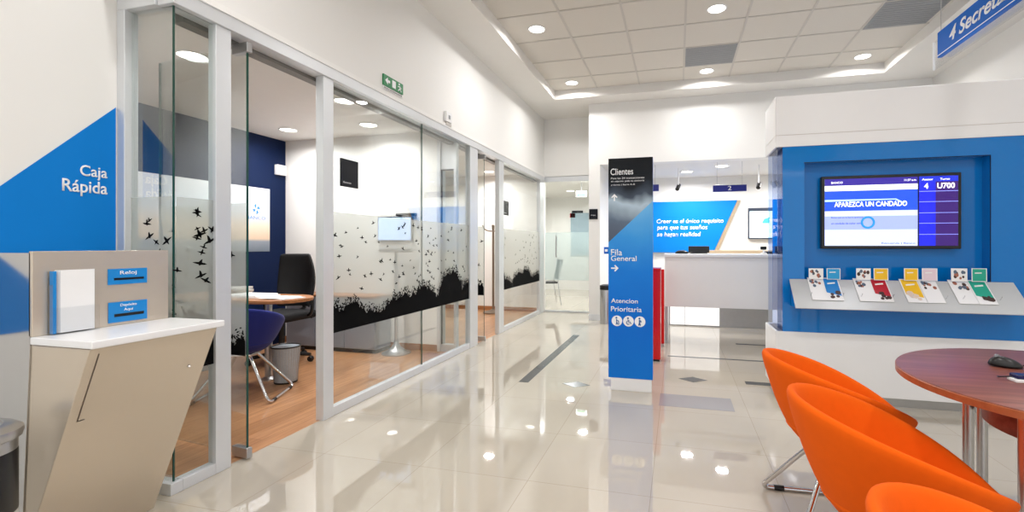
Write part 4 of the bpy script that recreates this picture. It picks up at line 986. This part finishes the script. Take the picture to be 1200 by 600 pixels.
# mouse + cable, badge reader
p = on_z(1178, 430, .741)
t = thing('computer_mouse', 'black computer mouse on the round table', 'mouse', (p.x, p.y, .741))
m = MB(); m.sm = True; N = 20
prof_ = [(1.0, 0), (1.02, .006), (.93, .016), (.72, .026), (.4, .032), (0.05, .034)]; rings = []
ang = math.radians(-20)
for k, z in prof_:
    ring = []
    for i in range(N):
        a = 2*PI*i/N; x = .045*k*math.cos(a)*(1+.0*math.sin(a)); y = .028*k*math.sin(a)*(1+.1*math.cos(a))
        ring.append(m.bm.verts.new(Vector((p.x+x*math.cos(ang)-y*math.sin(ang), p.y+x*math.sin(ang)+y*math.cos(ang), .7412+z*(1-.25*math.cos(a)*k)))))
    rings.append(ring)
for a, b in zip(rings, rings[1:]):
    for i in range(N): m.bm.faces.new((a[i], a[(i+1) % N], b[(i+1) % N], b[i]))
m.bm.faces.new(list(reversed(rings[0]))); m.bm.faces.new(rings[-1])
m.build('shell', 'black', t, sub=1)
m = MB(); e = Vector((p.x+.043*math.cos(ang), p.y+.043*math.sin(ang), .752))
m.tube(arc(e, e+Vector((.05, -.01, -.004)), e+Vector((.06, -.06, -.008)), 6)+arc(e+Vector((.06, -.06, -.008)), e+Vector((.06, -.10, -.008)), e+Vector((.15, -.10, -.008)), 6)[1:], .0022, 8); m.build('cable', 'black', t)
m = MB(); m.lathe([(0, -.004), (.007, -.004), (.007, .004), (0, .004)], (p.x-.02, p.y+.006, .775), 12, axis='y'); m.build('scroll_wheel', 'grey', t)
p = on_z(1197, 448, .741)
t = thing('card_gadget', 'small white and blue gadget with a cable at the edge of the picture', 'gadget', (p.x, p.y, .741))
box('base', 'white', p.x-.02, p.x+.08, p.y-.012, p.y+.03, .741, .750, t, .002); box('blue_top', P('gadget_navy', (.06, .08, .3), .3), p.x-.012, p.x+.07, p.y-.004, p.y+.034, .750, .762, t, .003)
m = MB(); m.tube(arc((p.x-.012, p.y+.02, .753), (p.x-.05, p.y+.03, .745), (p.x-.03, p.y+.05, .7445), 6), .002, 6); m.build('cable', 'black', t)

# ------------------------------------------------------------------ orange tub chairs
c0 = tub_chair('tub_chair', 'orange', 'orange tub chair farthest from the viewer, beside the round table', 'orange tub chairs')
c0.location = (.625, 2.135, 0); c0.rotation_euler = (0, 0, math.radians(3))
for loc, rz, lab in (((.605, 1.565, 0), 0, 'orange tub chair in the middle of the three, half under the table'), ((.588, .865, 0), -3, 'nearest orange tub chair cut off at the bottom edge')):
    c = copy_tree(c0); c.location = loc; c.rotation_euler = (0, 0, math.radians(rz)); c['label'] = lab

# ------------------------------------------------------------------ light
w = bpy.data.worlds.new('w'); bpy.context.scene.world = w; w.use_nodes = True; nt = w.node_tree
bg = nt.nodes['Background']; bg.inputs[0].default_value = (.93, .96, 1, 1); bg.inputs[1].default_value = 1.1
def area(name, loc, rot, sx, sy, e, col=(1, 1, 1)):
    l = bpy.data.lights.new(name, 'AREA'); l.shape = 'RECTANGLE'; l.size = sx; l.size_y = sy; l.energy = e; l.color = col
    o = bpy.data.objects.new(name, l); C.objects.link(o); o.location = loc; o.rotation_euler = rot; return o
area('daylight_shop_front', (.3, YB+.05, 1.5), (math.radians(90), 0, PI), 5.4, 2.6, 160, (.94, .97, 1))
# ------------------------------------------------------------------ camera
cam = bpy.data.cameras.new('camera'); co = bpy.data.objects.new('camera', cam); C.objects.link(co)
cam.sensor_width = 36; cam.sensor_fit = 'HORIZONTAL'; cam.lens = F/1200*36; cam.shift_x = -(CX-600)/1200; cam.shift_y = (CY-300)/1200; cam.clip_start = .02
co.location = (0, 0, H); co.rotation_euler = (PI/2, 0, AN)
S = bpy.context.scene; S.camera = co
S.view_settings.view_transform = 'Standard'; S.view_settings.look = 'None'; S.view_settings.gamma = 1; S.view_settings.use_curve_mapping = False
S.view_settings.exposure = 0.27
